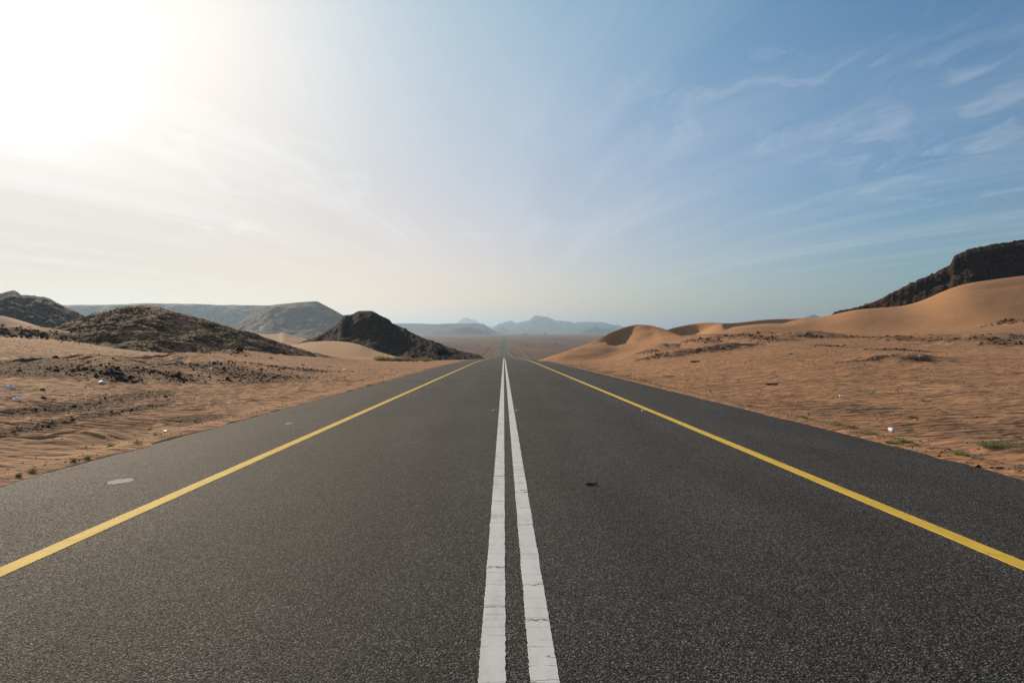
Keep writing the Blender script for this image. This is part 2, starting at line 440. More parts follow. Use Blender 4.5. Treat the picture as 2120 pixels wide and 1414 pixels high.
def sand_mat(name, c1, c2, grav=False):
    m, nt, b = mat_new(name)
    geo = N(nt, "ShaderNodeNewGeometry"); P = geo.outputs['Position']
    big = N(nt, "ShaderNodeTexNoise", {'Vector': P, 'Scale': 0.07, 'Detail': 6.0, 'Roughness': 0.6})
    mid = N(nt, "ShaderNodeTexNoise", {'Vector': P, 'Scale': 1.7, 'Detail': 5.0, 'Roughness': 0.65})
    fine = N(nt, "ShaderNodeTexNoise", {'Vector': P, 'Scale': 75.0, 'Detail': 3.0, 'Roughness': 0.7})
    c = MIX(nt, RAMP(nt, big.outputs['Fac'], [(0.35, 0.0), (0.65, 1.0)]), c1, c2)
    c = MIX(nt, RAMP(nt, mid.outputs['Fac'], [(0.3, 0.0), (0.7, 1.0)]), c, MIX(nt, 1.0, c, (0.86, 0.84, 0.82), 'MULTIPLY'))
    c = MIX(nt, M(nt, 'MULTIPLY', fine.outputs['Fac'], 0.5), c, MIX(nt, 1.0, c, (0.72, 0.70, 0.68), 'MULTIPLY'))
    bh = M(nt, 'ADD', M(nt, 'MULTIPLY', fine.outputs['Fac'], 0.012), M(nt, 'MULTIPLY', mid.outputs['Fac'], 0.05))
    if grav:
        wn = N(nt, "ShaderNodeTexNoise", {'Vector': P, 'Scale': 0.5, 'Detail': 2.0})
        sv = VM(nt, 'ADD', VM(nt, 'MULTIPLY', P, (0.75, 2.9, 0.0)).outputs[0], VM(nt, 'MULTIPLY', wn.outputs['Color'], (2.2, 2.2, 0)).outputs[0]).outputs[0]
        st = N(nt, "ShaderNodeTexNoise", {'Vector': sv, 'Scale': 1.0, 'Detail': 3.0, 'Roughness': 0.55})
        bh = M(nt, 'ADD', bh, M(nt, 'MULTIPLY', st.outputs['Fac'], 0.24))
        sv2 = VM(nt, 'MULTIPLY', P, (0.12, 0.30, 0.0)).outputs[0]
        br = N(nt, "ShaderNodeTexNoise", {'Vector': sv2, 'Scale': 1.0, 'Detail': 8.0, 'Roughness': 0.68})
        c = MIX(nt, RAMP(nt, br.outputs['Fac'], [(0.46, 0.0), (0.64, 0.85)]), c, (0.255, 0.155, 0.095))
    if grav:
        at1 = N(nt, "ShaderNodeAttribute", attribute_name="grav").outputs['Fac']
        at2 = N(nt, "ShaderNodeAttribute", attribute_name="plain").outputs['Fac']
        vor = N(nt, "ShaderNodeTexVoronoi", {'Vector': P, 'Scale': 9.0, 'Randomness': 1.0})
        gn = N(nt, "ShaderNodeTexNoise", {'Vector': P, 'Scale': 5.0, 'Detail': 8.0, 'Roughness': 0.72})
        k = M(nt, 'ADD', gn.outputs['Fac'], M(nt, 'MULTIPLY', at1, 0.42))
        k = RAMP(nt, k, [(0.76, 0.0), (0.92, 1.0)])
        k = M(nt, 'MULTIPLY', k, M(nt, 'MINIMUM', M(nt, 'MULTIPLY', at1, 3.0), 1.0))
        dark = MIX(nt, N(nt, "ShaderNodeSeparateColor", {0: vor.outputs['Color']}).outputs[0], (0.04, 0.03, 0.022), (0.24, 0.155, 0.10))
        c = MIX(nt, M(nt, 'MULTIPLY', k, 0.85), c, dark)
        bh = M(nt, 'ADD', bh, M(nt, 'MULTIPLY', M(nt, 'MULTIPLY', k, vor.outputs['Distance']), -0.10))
        # stony plain far out
        pn1 = N(nt, "ShaderNodeTexNoise", {'Vector': VM(nt, 'MULTIPLY', P, (0.010, 0.0035, 0.0)).outputs[0], 'Scale': 1.0, 'Detail': 9.0, 'Roughness': 0.68})
        pn2 = N(nt, "ShaderNodeTexNoise", {'Vector': P, 'Scale': 0.35, 'Detail': 7.0, 'Roughness': 0.75})
        pc = MIX(nt, RAMP(nt, pn1.outputs['Fac'], [(0.33, 0.0), (0.66, 1.0)]), (0.125, 0.080, 0.060), (0.27, 0.175, 0.125))
        pc = MIX(nt, RAMP(nt, pn2.outputs['Fac'], [(0.42, 0.0), (0.68, 1.0)]), pc, (0.075, 0.052, 0.042))
        c = MIX(nt, at2, c, pc)
    setin(nt, b, 'Base Color', c); b.inputs['Roughness'].default_value = 0.95
    b.inputs['Specular IOR Level'].default_value = 0.04
    bp = N(nt, "ShaderNodeBump", {'Height': bh, 'Strength': 1.0, 'Distance': 1.0})
    setin(nt, b, 'Normal', bp.outputs[0])
    return m

def rocky_mat(name, rock1, rock2, sand, scale=1.0, cover=0.5, bump=0.25, strata=0.0, usesand=True):
    m, nt, b = mat_new(name)
    geo = N(nt, "ShaderNodeNewGeometry"); P = VM(nt, 'SCALE', geo.outputs['Position']).outputs[0]
    P.node.inputs['Scale'].default_value = scale
    n1 = N(nt, "ShaderNodeTexNoise", {'Vector': P, 'Scale': 0.11, 'Detail': 9.0, 'Roughness': 0.72})
    n2 = N(nt, "ShaderNodeTexNoise", {'Vector': P, 'Scale': 1.3, 'Detail': 6.0, 'Roughness': 0.75})
    v = N(nt, "ShaderNodeTexVoronoi", {'Vector': P, 'Scale': 1.6})
    v2 = N(nt, "ShaderNodeTexVoronoi", {'Vector': P, 'Scale': 0.55})
    rc = MIX(nt, RAMP(nt, n2.outputs['Fac'], [(0.35, 0.0), (0.68, 1.0)]), rock1, rock2)
    rc = MIX(nt, M(nt, 'MULTIPLY', N(nt, "ShaderNodeSeparateColor", {0: v.outputs['Color']}).outputs[1], 0.45), rc, MIX(nt, 1.0, rc, (0.45, 0.45, 0.47), 'MULTIPLY'))
    nz = N(nt, "ShaderNodeSeparateXYZ", {0: geo.outputs['Normal']}).outputs[2]
    k = M(nt, 'ADD', M(nt, 'MULTIPLY', n1.outputs['Fac'], 0.9), M(nt, 'MULTIPLY', nz, 0.35))
    k = M(nt, 'ADD', k, M(nt, 'MULTIPLY', M(nt, 'SUBTRACT', n2.outputs['Fac'], 0.5), 0.7))
    t = 1.02 - 0.42 * cover
    k = RAMP(nt, k, [(max(0, t - 0.07), 0.0), (min(1, t + 0.05), 1.0)])
    c = MIX(nt, M(nt, 'MULTIPLY', k, 0.85), rc, sand) if usesand else rc
    setin(nt, b, 'Base Color', c); b.inputs['Roughness'].default_value = 0.95
    b.inputs['Specular IOR Level'].default_value = 0.04
    h = M(nt, 'ADD', M(nt, 'MULTIPLY', v.outputs['Distance'], -0.5), M(nt, 'ADD', n2.outputs['Fac'], M(nt, 'MULTIPLY', v2.outputs['Distance'], -1.0)))
    h = M(nt, 'MULTIPLY', h, M(nt, 'SUBTRACT', 1.0, M(nt, 'MULTIPLY', k, 0.7)))
    bp = N(nt, "ShaderNodeBump", {'Height': h, 'Strength': 1.0, 'Distance': bump / scale})
    setin(nt, b, 'Normal', bp.outputs[0])
    return m

SAND1, SAND2 = (0.485, 0.273, 0.152), (0.42, 0.228, 0.123)
m_ground = sand_mat("sand_ground", SAND1, SAND2, True)
m_dune = sand_mat("dune_sand", (0.54, 0.29, 0.15), (0.48, 0.256, 0.13))
m_dune_pale = sand_mat("pale_sand", (0.60, 0.37, 0.21), (0.55, 0.33, 0.185))
m_rub = rocky_mat("rubble_slope", (0.050, 0.031, 0.020), (0.115, 0.069, 0.041), (0.32, 0.195, 0.112), 1.6, 0.52, 0.34)
m_basalt = rocky_mat("dark_basalt", (0.028, 0.019, 0.014), (0.070, 0.048, 0.035), (0.17, 0.11, 0.07), 0.55, 0.26, 0.32)
m_black = rocky_mat("black_scree", (0.024, 0.017, 0.013), (0.11, 0.071, 0.048), (0.22, 0.125, 0.07), 0.6, 0.34, 0.8)
m_hillback = rocky_mat("brown_hill", (0.055, 0.045, 0.042), (0.12, 0.092, 0.078), (0.26, 0.17, 0.12), 0.3, 0.36, 0.5)
m_mesa = rocky_mat("mesa_rock", (0.13, 0.080, 0.058), (0.19, 0.12, 0.085), (0.36, 0.25, 0.17), 0.06, 0.45, 0.5)
m_far = rocky_mat("far_rock", (0.055, 0.045, 0.045), (0.09, 0.075, 0.07), (0.2, 0.15, 0.12), 0.012, 0.0, 0.6, usesand=False)

def asphalt_mat():
    m, nt, b = mat_new("asphalt")
    P = N(nt, "ShaderNodeNewGeometry").outputs['Position']
    v = N(nt, "ShaderNodeTexVoronoi", {'Vector': P, 'Scale': 100.0, 'Randomness': 1.0})
    v2 = N(nt, "ShaderNodeTexVoronoi", {'Vector': P, 'Scale': 200.0, 'Randomness': 1.0})
    sc = N(nt, "ShaderNodeSeparateColor", {0: v.outputs['Color']})
    big = N(nt, "ShaderNodeTexNoise", {'Vector': VM(nt, 'MULTIPLY', P, (0.9, 0.22, 1.0)).outputs[0], 'Scale': 1.0, 'Detail': 6.0, 'Roughness': 0.6})
    mid = N(nt, "ShaderNodeTexNoise", {'Vector': P, 'Scale': 22.0, 'Detail': 4.0})
    stone = RAMP(nt, sc.outputs[0], [(0.0, (0.024, 0.023, 0.022)), (0.45, (0.066, 0.062, 0.060)), (0.80, (0.125, 0.119, 0.113)), (0.94, (0.20, 0.19, 0.18)), (1.0, (0.36, 0.34, 0.32))])
    gap = RAMP(nt, v.outputs['Distance'], [(0.34, 1.0), (0.62, 0.14)])
    c = MIX(nt, 1.0, stone, gap, 'MULTIPLY')
    c = MIX(nt, 1.0, c, RAMP(nt, big.outputs['Fac'], [(0.32, 0.92), (0.68, 1.36)]), 'MULTIPLY')
    # transverse paver seams and faint wheel tracks
    sx = N(nt, "ShaderNodeSeparateXYZ", {0: P})
    lane = M(nt, 'ABSOLUTE', M(nt, 'SUBTRACT', M(nt, 'ABSOLUTE', sx.outputs[0]), 1.9))
    tr = RAMP(nt, M(nt, 'ABSOLUTE', M(nt, 'SUBTRACT', lane, 0.85)), [(0.0, 0.93), (0.45, 1.03)])
    c = MIX(nt, 1.0, c, tr, 'MULTIPLY')
    setin(nt, b, 'Base Color', c)
    setin(nt, b, 'Roughness', RAMP(nt, sc.outputs[1], [(0.0, 0.72), (1.0, 0.98)]))
    b.inputs['Specular IOR Level'].default_value = 0.11
    tilt = M(nt, 'MULTIPLY', sc.outputs[2], 0.35)
    h = M(nt, 'ADD', M(nt, 'MULTIPLY', RAMP(nt, v.outputs['Distance'], [(0.0, 1.0), (0.7, 0.0)]), 1.0), M(nt, 'ADD', tilt, M(nt, 'MULTIPLY', mid.outputs['Fac'], 0.8)))
    h = M(nt, 'ADD', h, M(nt, 'MULTIPLY', v2.outputs['Distance'], -0.35))
    bp = N(nt, "ShaderNodeBump", {'Height': h, 'Strength': 1.0, 'Distance': 0.006})
    setin(nt, b, 'Normal', bp.outputs[0])
    return m
m_asphalt = asphalt_mat()

def paint_mat(name, c1, c2, crack=True):
    m, nt, b = mat_new(name)
    P = N(nt, "ShaderNodeNewGeometry").outputs['Position']
    n = N(nt, "ShaderNodeTexNoise", {'Vector': P, 'Scale': 40.0, 'Detail': 6.0, 'Roughness': 0.7})
    big = N(nt, "ShaderNodeTexNoise", {'Vector': P, 'Scale': 3.0, 'Detail': 4.0})
    c = MIX(nt, RAMP(nt, big.outputs['Fac'], [(0.3, 0.0), (0.7, 1.0)]), c1, c2)
    wv = N(nt, "ShaderNodeTexNoise", {'Vector': P, 'Scale': 16.0, 'Detail': 3.0})
    PW = VM(nt, 'ADD', VM(nt, 'MULTIPLY', P, (0.02, 7.5, 0)).outputs[0], VM(nt, 'SCALE', wv.outputs['Color']).outputs[0]).outputs[0]
    [x for x in nt.nodes if x.type == 'VECT_MATH' and x.operation == 'SCALE'][-1].inputs['Scale'].default_value = 0.13
    px_ = N(nt, "ShaderNodeSeparateXYZ", {0: P}).outputs[0]
    offv = N(nt, "ShaderNodeCombineXYZ", {1: M(nt, 'MULTIPLY', M(nt, 'FLOOR', M(nt, 'MULTIPLY', M(nt, 'SUBTRACT', px_, 0.07), 4.0)), 7.3)})
    PW = VM(nt, 'ADD', PW, offv.outputs[0]).outputs[0]
    vo = N(nt, "ShaderNodeTexVoronoi", {'Vector': PW, 'Scale': 1.0}, feature='DISTANCE_TO_EDGE')
    ck = RAMP(nt, vo.outputs['Distance'], [(0.004, 1.0), (0.013, 0.0)])
    brk = N(nt, "ShaderNodeTexNoise", {'Vector': P, 'Scale': 7.0, 'Detail': 2.0})
    ck = M(nt, 'MULTIPLY', ck, RAMP(nt, brk.outputs['Fac'], [(0.42, 0.0), (0.50, 1.0)]))
    pit = RAMP(nt, n.outputs['Fac'], [(0.26, 1.0), (0.36, 0.0)])
    gr = N(nt, "ShaderNodeTexNoise", {'Vector': VM(nt, 'MULTIPLY', P, (9.0, 1.6, 1.0)).outputs[0], 'Scale': 1.0, 'Detail': 9.0, 'Roughness': 0.75})
    c = MIX(nt, RAMP(nt, gr.outputs['Fac'], [(0.48, 0.0), (0.72, 0.55)]), c, MIX(nt, 1.0, c, (0.62, 0.60, 0.58), 'MULTIPLY'))
    k = M(nt, 'MAXIMUM', M(nt, 'MULTIPLY', ck, 0.9 if crack else 0.35), M(nt, 'MULTIPLY', pit, 0.5))
    c = MIX(nt, k, c, (0.07, 0.065, 0.06))
    setin(nt, b, 'Base Color', c); b.inputs['Roughness'].default_value = 0.8
    b.inputs['Specular IOR Level'].default_value = 0.12
    h = M(nt, 'SUBTRACT', M(nt, 'MULTIPLY', n.outputs['Fac'], 0.6), k)
    bp = N(nt, "ShaderNodeBump", {'Height': h, 'Strength': 0.8, 'Distance': 0.003})
    setin(nt, b, 'Normal', bp.outputs[0])
    return m
m_white = paint_mat("white_line_paint", (0.55, 0.56, 0.55), (0.64, 0.64, 0.63))
m_yellow = paint_mat("yellow_line_paint", (0.63, 0.42, 0.055), (0.71, 0.48, 0.07), False)

# ------------------------------------------------------------------ ground sheet
GRAV = np.zeros_like(GH)
def grav_blob(p, sx, sy, amt):
    m = (np.abs(GX - p[0]) < 3 * sx) & (np.abs(GY - p[1]) < 3 * sy)
    g = amt * np.exp(-((GX[m] - p[0]) / sx) ** 2 - ((GY[m] - p[1]) / sy) ** 2)
    GRAV[m] = np.maximum(GRAV[m], g)

# rock fields: (spine pixels, n individual rocks, size range m, n gravel stones, spread m, label, group)
FIELDS = [
    ([(5, 694), (60, 692), (125, 699), (180, 703), (250, 711)], 26, (0.35, 0.8), 500, 1.6, "dark boulder on the skyline ridge behind the flat sand at far left", "boulders on the far left ridge"),
    ([(165, 768), (200, 765), (225, 771), (250, 780), (274, 790)], 30, (0.16, 0.42), 300, 0.5, "black rock on the crest of the larger shaded sand mound at left", "rocks on the larger left mound"),
    ([(277, 767), (305, 768), (334, 772), (360, 780), (380, 790)], 24, (0.15, 0.40), 260, 0.5, "black rock on the crest of the smaller shaded mound at left", "rocks on the smaller left mound"),
    ([(90, 764), (118, 760), (143, 768)], 8, (0.15, 0.35), 60, 0.5, "dark rock on the low hump left of the larger shaded mound", "rocks on the low hump"),
    ([(0, 750), (40, 757), (90, 765), (60, 775), (0, 775)], 22, (0.12, 0.35), 500, 1.6, "dark stone in the scattered patch at the left edge", "stones in the left edge patch"),
    ([(0, 857), (80, 850), (159, 841), (240, 829), (330, 813)], 24, (0.05, 0.14), 1500, 0.55, "dark stone in the upper gravel row across the left sand", "stones in the upper gravel row"),
    ([(10, 897), (48, 889), (127, 874), (223, 857), (334, 836)], 34, (0.05, 0.13), 700, 0.16, "dark stone in the lower gravel row across the left sand", "stones in the lower gravel row"),
    ([(400, 725), (430, 722), (460, 728), (496, 733)], 12, (0.3, 0.7), 200, 1.0, "dark rock on the shaded mound below the rocky mound's slope", "rocks below the rocky mound"),
    ([(365, 753), (420, 755), (480, 768), (540, 787)], 16, (0.18, 0.45), 1000, 1.2, "dark rock on the gravelly slope left of the road bend of sand", "rocks on the gravelly slope"),
    ([(553, 758), (600, 762), (653, 770)], 8, (0.2, 0.45), 500, 1.0, "dark rock in the gravel patch midway to the dark hill", "rocks in the middle gravel patch"),
    ([(500, 775), (560, 778), (610, 782)], 6, (0.12, 0.3), 500, 0.9, "dark rock in the gravel strip nearest the left road edge", "rocks in the near gravel strip"),
    ([(617, 727), (663, 738), (719, 747)], 10, (0.3, 0.6), 200, 1.0, "dark rock on the sand crest in front of the pale dune", "rocks before the pale dune"),
    ([(380, 868), (420, 872), (430, 862)], 4, (0.04, 0.08), 200, 0.4, "small brown stone near the left road edge", "stones by the left road edge"),
    ([(1423, 705), (1460, 703), (1485, 708)], 8, (0.3, 0.52), 87, 0.72, "dark rock on the outcrop right of the small peaked dune", "rocks right of the peaked dune"),
    ([(1500, 697), (1550, 695), (1584, 700), (1630, 704)], 10, (0.3, 0.60), 140, 0.96, "dark rock in the long streak below the right dunes", "rocks in the right streak"),
    ([(1450, 729), (1475, 724), (1503, 719)], 8, (0.2, 0.38), 87, 0.42, "dark rock in the short slanting streak on the right sand", "rocks in the slanting streak"),
    ([(1347, 741), (1400, 735), (1441, 729)], 8, (0.2, 0.38), 105, 0.54, "dark rock in the streak at the foot of the peaked dune", "rocks at the peaked dune foot"),
    ([(1329, 730), (1345, 727), (1358, 728)], 5, (0.2, 0.38), 42, 0.42, "dark rock on the small knob before the peaked dune", "rocks on the small knob"),
    ([(1646, 697), (1668, 695), (1690, 699)], 5, (0.3, 0.52), 52, 0.72, "dark rock on the hump midway along the right sand", "rocks on the right hump"),
    ([(1741, 698), (1800, 698), (1867, 698), (1982, 703)], 9, (0.25, 0.45), 175, 0.96, "dark rock in the thin line under the big smooth dune", "rocks under the big dune"),
    ([(2031, 700), (2060, 704), (2075, 714)], 7, (0.3, 0.52), 70, 0.66, "dark rock on the rough hump near the right edge", "rocks near the right edge"),
    ([(2077, 668), (2110, 662)], 6, (0.3, 0.60), 70, 0.84, "dark rock in the highest streak at the right edge", "rocks in the highest right streak"),
    ([(1692, 714), (1734, 717)], 4, (0.2, 0.30), 35, 0.42, "dark rock in the short row of stones on the right sand", "rocks in the short right row"),
    ([(1814, 724), (1860, 723), (1917, 728)], 7, (0.15, 0.34), 105, 0.54, "dark rock in the pebbly band above the rippled right sand", "rocks in the pebbly band"),
    ([(1878, 744), (1913, 745)], 4, (0.15, 0.26), 52, 0.24, "dark rock on the small ledge in the right sand", "rocks on the small ledge"),
]
spines = []
for f in FIELDS:
    P3 = [hit(*p) for p in f[0]]
    spines.append(P3)
    for a, b_ in zip(P3[:-1], P3[1:]):
        for t in np.linspace(0, 1, 9):
            q = a + (b_ - a) * t
            dd = math.hypot(q[0], q[1])
            grav_blob(q, f[4] * 1.8 + 0.25, f[4] * 1.8 + 0.25 + dd * 0.012, 0.9)
GRAV = np.maximum(GRAV, 0.55 * (1 - sstep(_off, 0.2, 1.7)) * (GX > 0) * (_off > -0.5))
GRAV = np.maximum(GRAV, 0.22 * (1 - sstep(_off, 0.1, 0.8)) * (GX < 0) * (_off > -0.5))
GRAV = np.maximum(GRAV, np.clip(0.5 * fbm(GX / 9, GY / 9, 3, 61) + 0.18 * sstep(_rr, 25, 60), 0, 0.5) * sstep(_off, 1, 4))
PLAIN = sstep(_rr, 200, 420)
idx = np.arange(GX.size).reshape(GX.shape)
nT, nR = GX.shape
F = grid_faces(nT, nR)
wrap = np.stack([idx[-1, :-1], idx[0, :-1], idx[0, 1:], idx[-1, 1:]], 1)
F = np.vstack([F, wrap])[:, ::-1]
# orientation: normals up
gm = np_mesh("ground", np.stack([GX.ravel(), GY.ravel(), GH.ravel()], 1), F, True, {"grav": GRAV.ravel(), "plain": PLAIN.ravel()})
gm.update()
_nz = gm.polygons[len(gm.polygons) // 2].normal.z
if _nz < 0: gm.flip_normals()
ground = tag(link("ground", gm, m_ground), "rippled brown desert sand running down to a stony plain", kind="structure")

# ------------------------------------------------------------------ road sheet and its painted lines
def ysamples(y0, y1, near_step, k):
    ys = [y0]
    while ys[-1] < y1:
        ys.append(ys[-1] + max(near_step, k * max(abs(ys[-1]), 0)))
    ys[-1] = y1
    return np.array(ys)
def road_surface(x, y):
    return road_z(y)
ys = ysamples(-60, 30000, 0.10, 0.006)
def edge_jit(y, s, amp): return amp * fbm(y / 0.35, y * 0 + s, 3, 70)
xl = XL + edge_jit(ys, 0.5, 0.02); xr = XR + edge_jit(ys, 7.5, 0.03)
cols = [xl, xl * 0 + XL + 0.10, xl * 0 - 3, xl * 0, xl * 0 + 3, xl * 0 + XR - 0.10, xr]
V = [np.stack([xl - 0.04, ys, road_z(ys) - 0.16], 1)] + [np.stack([c, ys, road_z(ys)], 1) for c in cols] + [np.stack([xr + 0.04, ys, road_z(ys) - 0.16], 1)]
V = np.stack(V, 0)
rm = np_mesh("road", V.reshape(-1, 3), grid_faces(V.shape[0], V.shape[1]), False)
if rm.polygons[len(ys) * 3].normal.z < 0: rm.flip_normals()
road = tag(link("road", rm, m_asphalt), "straight grey asphalt road running over a crest to the horizon", kind="structure")

def strip(name, xa, xb, y0, y1, mat, label, jit=0.009, lift=0.004):
    ys = ysamples(y0, y1, 0.018 if y0 < 30 else 1.0, 0.0035)
    a = xa + jit * fbm(ys / 0.03, ys * 0 + xa * 3, 3, 80, gain=0.8) + 0.4 * jit * pnoise(ys / 0.4, ys * 0 + xa)
    b = xb + jit * fbm(ys / 0.03, ys * 0 + xb * 3, 3, 85, gain=0.8) + 0.4 * jit * pnoise(ys / 0.4, ys * 0 + xb)
    zt = road_z(ys) + lift + np.maximum(ys - 60, 0) * 0.00012
    V = np.stack([np.stack([a - .003, ys, zt - lift - .003], 1), np.stack([a, ys, zt], 1), np.stack([b, ys, zt], 1), np.stack([b + .003, ys, zt - lift - .003], 1)], 0)
    me = np_mesh(name, V.reshape(-1, 3), grid_faces(4, len(ys)), False)
    if me.polygons[int(len(ys) * 1.5)].normal.z < 0: me.flip_normals()
    return tag(link(name, me, mat), label, kind="structure")
strip("road_marking", -0.123, 0.008, 1.5, 205, m_white, "left white line of the pair down the middle of the road")
strip("road_marking", 0.130, 0.268, 1.5, 205, m_white, "right white line of the pair down the middle of the road")
strip("road_marking", -3.70, -3.545, 1.5, 3500, m_yellow, "yellow edge line on the left side of the road")
strip("road_marking", 3.775, 3.93, 1.5, 3500, m_yellow, "yellow edge line on the right side of the road")
for y in range(220, 900, 12):
    strip("road_marking", 0.0, 0.14, y, y + 3.5, m_white, "short white dash on the far road beyond the crest")

# pale splashes of dried mud on the asphalt
m_mud = simple_mat("dried_mud", (0.22, 0.19, 0.155), 0.9, scale=110, bump=0.003, var=0.65)
def splash(px, py, rx, ry, seed, label):
    d = ray(px, py); t = np.linspace(3, 60, 4000)
    zz_ = CAM_H + d[2] * t - road_z(d[1] * t); k = np.argmax(zz_ < 0)
    c = np.array([d[0] * t[k], d[1] * t[k]])
    n = 140; a = np.linspace(0, 2 * math.pi, n, endpoint=False)
    rr = 1 + 0.45 * fbm(np.cos(a) * 2.2 + seed, np.sin(a) * 2.2, 4, 90, gain=0.75)
    ring = np.stack([c[0] + rx * rr * np.cos(a), c[1] + ry * rr * np.sin(a)], 1)
    bm = bmesh.new()
    vo = [bm.verts.new((x, y, road_z(y) + 0.0005)) for x, y in ring]
    vi = [bm.verts.new((c[0] + (x - c[0]) * 0.9, c[1] + (y - c[1]) * 0.9, road_z(y) + 0.005)) for x, y in ring]
    for i in range(n): bm.faces.new((vo[i], vo[(i + 1) % n], vi[(i + 1) % n], vi[i]))
    bm.faces.new(vi)
    o = bm_obj("mud_patch", bm, m_mud)
    tag(o, label, kind="structure")
splash(250, 997, 0.14, 0.21, 1.3, "pale splash of dried mud on the asphalt left of the yellow line")
splash(597, 877, 0.07, 0.16, 5.1, "faint splash of dried mud on the asphalt further along")

# ------------------------------------------------------------------ hills, dunes and mountains
LOFT = {}
def loft(name, key, crest, front, back, mat, label, nx=260, nv=90, amp=0.0, nscale=6.0, prof=1.3, crest_n=0.0, ridged=False, sink=1.5, power_end=0.5, lee=None, csm=0, smooth=True):
    P3 = np.array([at(*c) for c in crest])
    s = np.concatenate([[0], np.cumsum(np.hypot(np.diff(P3[:, 0]), np.diff(P3[:, 1])))])
    s /= s[-1]
    ss = np.linspace(0, 1, nx)
    C = np.stack([pchip(s, P3[:, i])(ss) for i in range(3)], 1)
    L = np.hypot(*(P3[-1, :2] - P3[0, :2]))
    if csm:
        k_ = np.hanning(csm + 2)[1:-1]; k_ /= k_.sum()
        Cp = np.pad(C, ((csm // 2, csm // 2), (0, 0)), mode='reflect', reflect_type='odd')
        C = np.stack([np.convolve(Cp[:, i], k_, 'valid') for i in range(3)], 1)
    if crest_n:
        env = np.minimum(np.minimum(ss, 1 - ss) * 12, 1)
        C[:, 2] += crest_n * fbm(ss * L / (nscale * 0.4), ss * 0, 5, hash_(key), gain=0.6) * env
    mid = P3[:, :2].mean(0); fd = -mid / np.linalg.norm(mid)
    hb = H0(C[:, 0], C[:, 1]) - sink
    hh = np.maximum(C[:, 2] - hb, 0.02); hmax = hh.max()
    wsc = 0.35 + 0.65 * (hh / hmax) ** power_end
    tb = np.linspace(1, 0, nv // 3 + 1)[:-1]; tf = np.linspace(0, 1, nv - nv // 3)
    tf = tf ** 1.0
    T = np.concatenate([tb, tf]); side = np.concatenate([np.full(len(tb), -1), np.full(len(tf), 1)])
    Wd = np.where(side < 0, -back, front) * T
    X = C[:, None, 0] + fd[0] * Wd[None] * wsc[:, None]; Y = C[:, None, 1] + fd[1] * Wd[None] * wsc[:, None]
    Tn = np.broadcast_to(T, X.shape)
    if isinstance(prof, (int, float)): p = (1 - Tn) ** prof
    elif prof == 'dune': p = 0.5 + 0.5 * np.cos(np.pi * Tn); p = 0.55 * p + 0.45 * (1 - Tn)
    else: p = np.interp(Tn, *prof)
    Hb = H0(X, Y) - sink
    Z = Hb + (C[:, None, 2] - Hb) * p
    if amp:
        n = fbm(X / nscale, Y / nscale, 6, hash_(key) + 5, ridged=ridged, gain=0.55)
        env = np.minimum(hh / hmax * 2.5, 1)[:, None] * np.minimum(Tn * 6, 1) * np.minimum((1 - Tn) * 4, 1)
        Z = Z + amp * n * env
    if lee is not None: Z = lee(X, Y, Z, C, Tn, side, ss)
    V = np.stack([X, Y, Z], -1)
    me = np_mesh(name, V.reshape(-1, 3), grid_faces(*X.shape), smooth)
    if me.polygons[len(me.polygons) // 2].normal.z < 0: me.flip_normals()
    LOFT[key] = (V, side, Tn)
    return tag(link(name, me, mat), label, kind="structure")
def hash_(k): return sum(ord(c) * (i + 3) for i, c in enumerate(k)) % 97

def D_(pts, d): return [(x, y, d) for x, y in pts]
loft("hill", "hill0", D_([(-330, 690), (-250, 645), (-120, 618), (0, 606), (28, 602.5), (46, 611), (90, 613), (120, 628), (150, 642), (175, 655), (195, 672), (215, 700)], 340), 110, 90, m_hillback,
     "brown rocky hill with a small summit knob at the left edge", amp=4.0, nscale=16, prof=1.2, crest_n=0.9, ridged=True)
loft("dune", "s0", [(-260, 660, 200), (-100, 650, 200), (0, 654, 195), (40, 663, 190), (80, 676, 185), (110, 687, 180), (150, 706, 175)], 45, 40, m_dune_pale,
     "pale smooth sand slope under the brown hill at the left edge", nx=160, nv=50, amp=0.3, nscale=20, prof='dune')
loft("rocky_mound", "hill1", [(112, 700, 88), (122, 688, 88), (150, 670, 88), (178, 655, 88), (204, 647, 88), (232, 643, 88), (255, 635.5, 88), (305, 631, 88), (337, 638, 88), (369, 647, 89), (414, 659, 90),
     (458, 671, 92), (496, 682, 94), (540, 697, 96), (566, 706, 98), (607, 718, 100), (663, 733, 103), (719, 745, 106), (740, 752, 108)], 27, 22, m_rub,
     "rubble covered brown mound falling gently towards the road at left", nx=700, nv=220, amp=0.7, nscale=7.0, prof=1.15, crest_n=0.3, sink=0.4, ridged=True)
loft("hill", "hill2", [(600, 722, 232), (621, 710, 232), (643, 703, 230), (676, 685, 230), (701, 668, 230), (711, 654, 230), (724, 651, 230), (747, 643.5, 228), (765, 644, 226), (790, 654, 224), (806, 662, 222), (813, 669, 220),
     (829, 676, 216), (851, 687, 210), (874, 700, 204), (902, 708, 196), (928, 719, 188), (958, 728, 180), (984, 733, 174), (996, 739, 170), (1006, 748, 166)], 42, 40, m_basalt,
     "dark conical rocky hill left of the road beyond the crest", nx=520, nv=200, amp=1.5, nscale=14, prof=([0, 0.08, 0.25, 0.33, 0.6, 1], [1, 0.95, 0.66, 0.50, 0.24, 0]), crest_n=0.5, ridged=True, sink=1.0)
loft("dune", "s2", [(585, 730, 190), (609, 714, 190), (653, 707, 188), (683, 706, 186), (716, 708, 182), (742, 713, 178), (767, 722, 174), (793, 731, 168), (826, 739, 160), (857, 744, 152), (900, 749, 146)], 40, 10, m_dune_pale,
     "pale smooth dune at the foot of the dark conical hill", nx=240, nv=70, amp=0.15, nscale=14, prof='dune', sink=0.6)
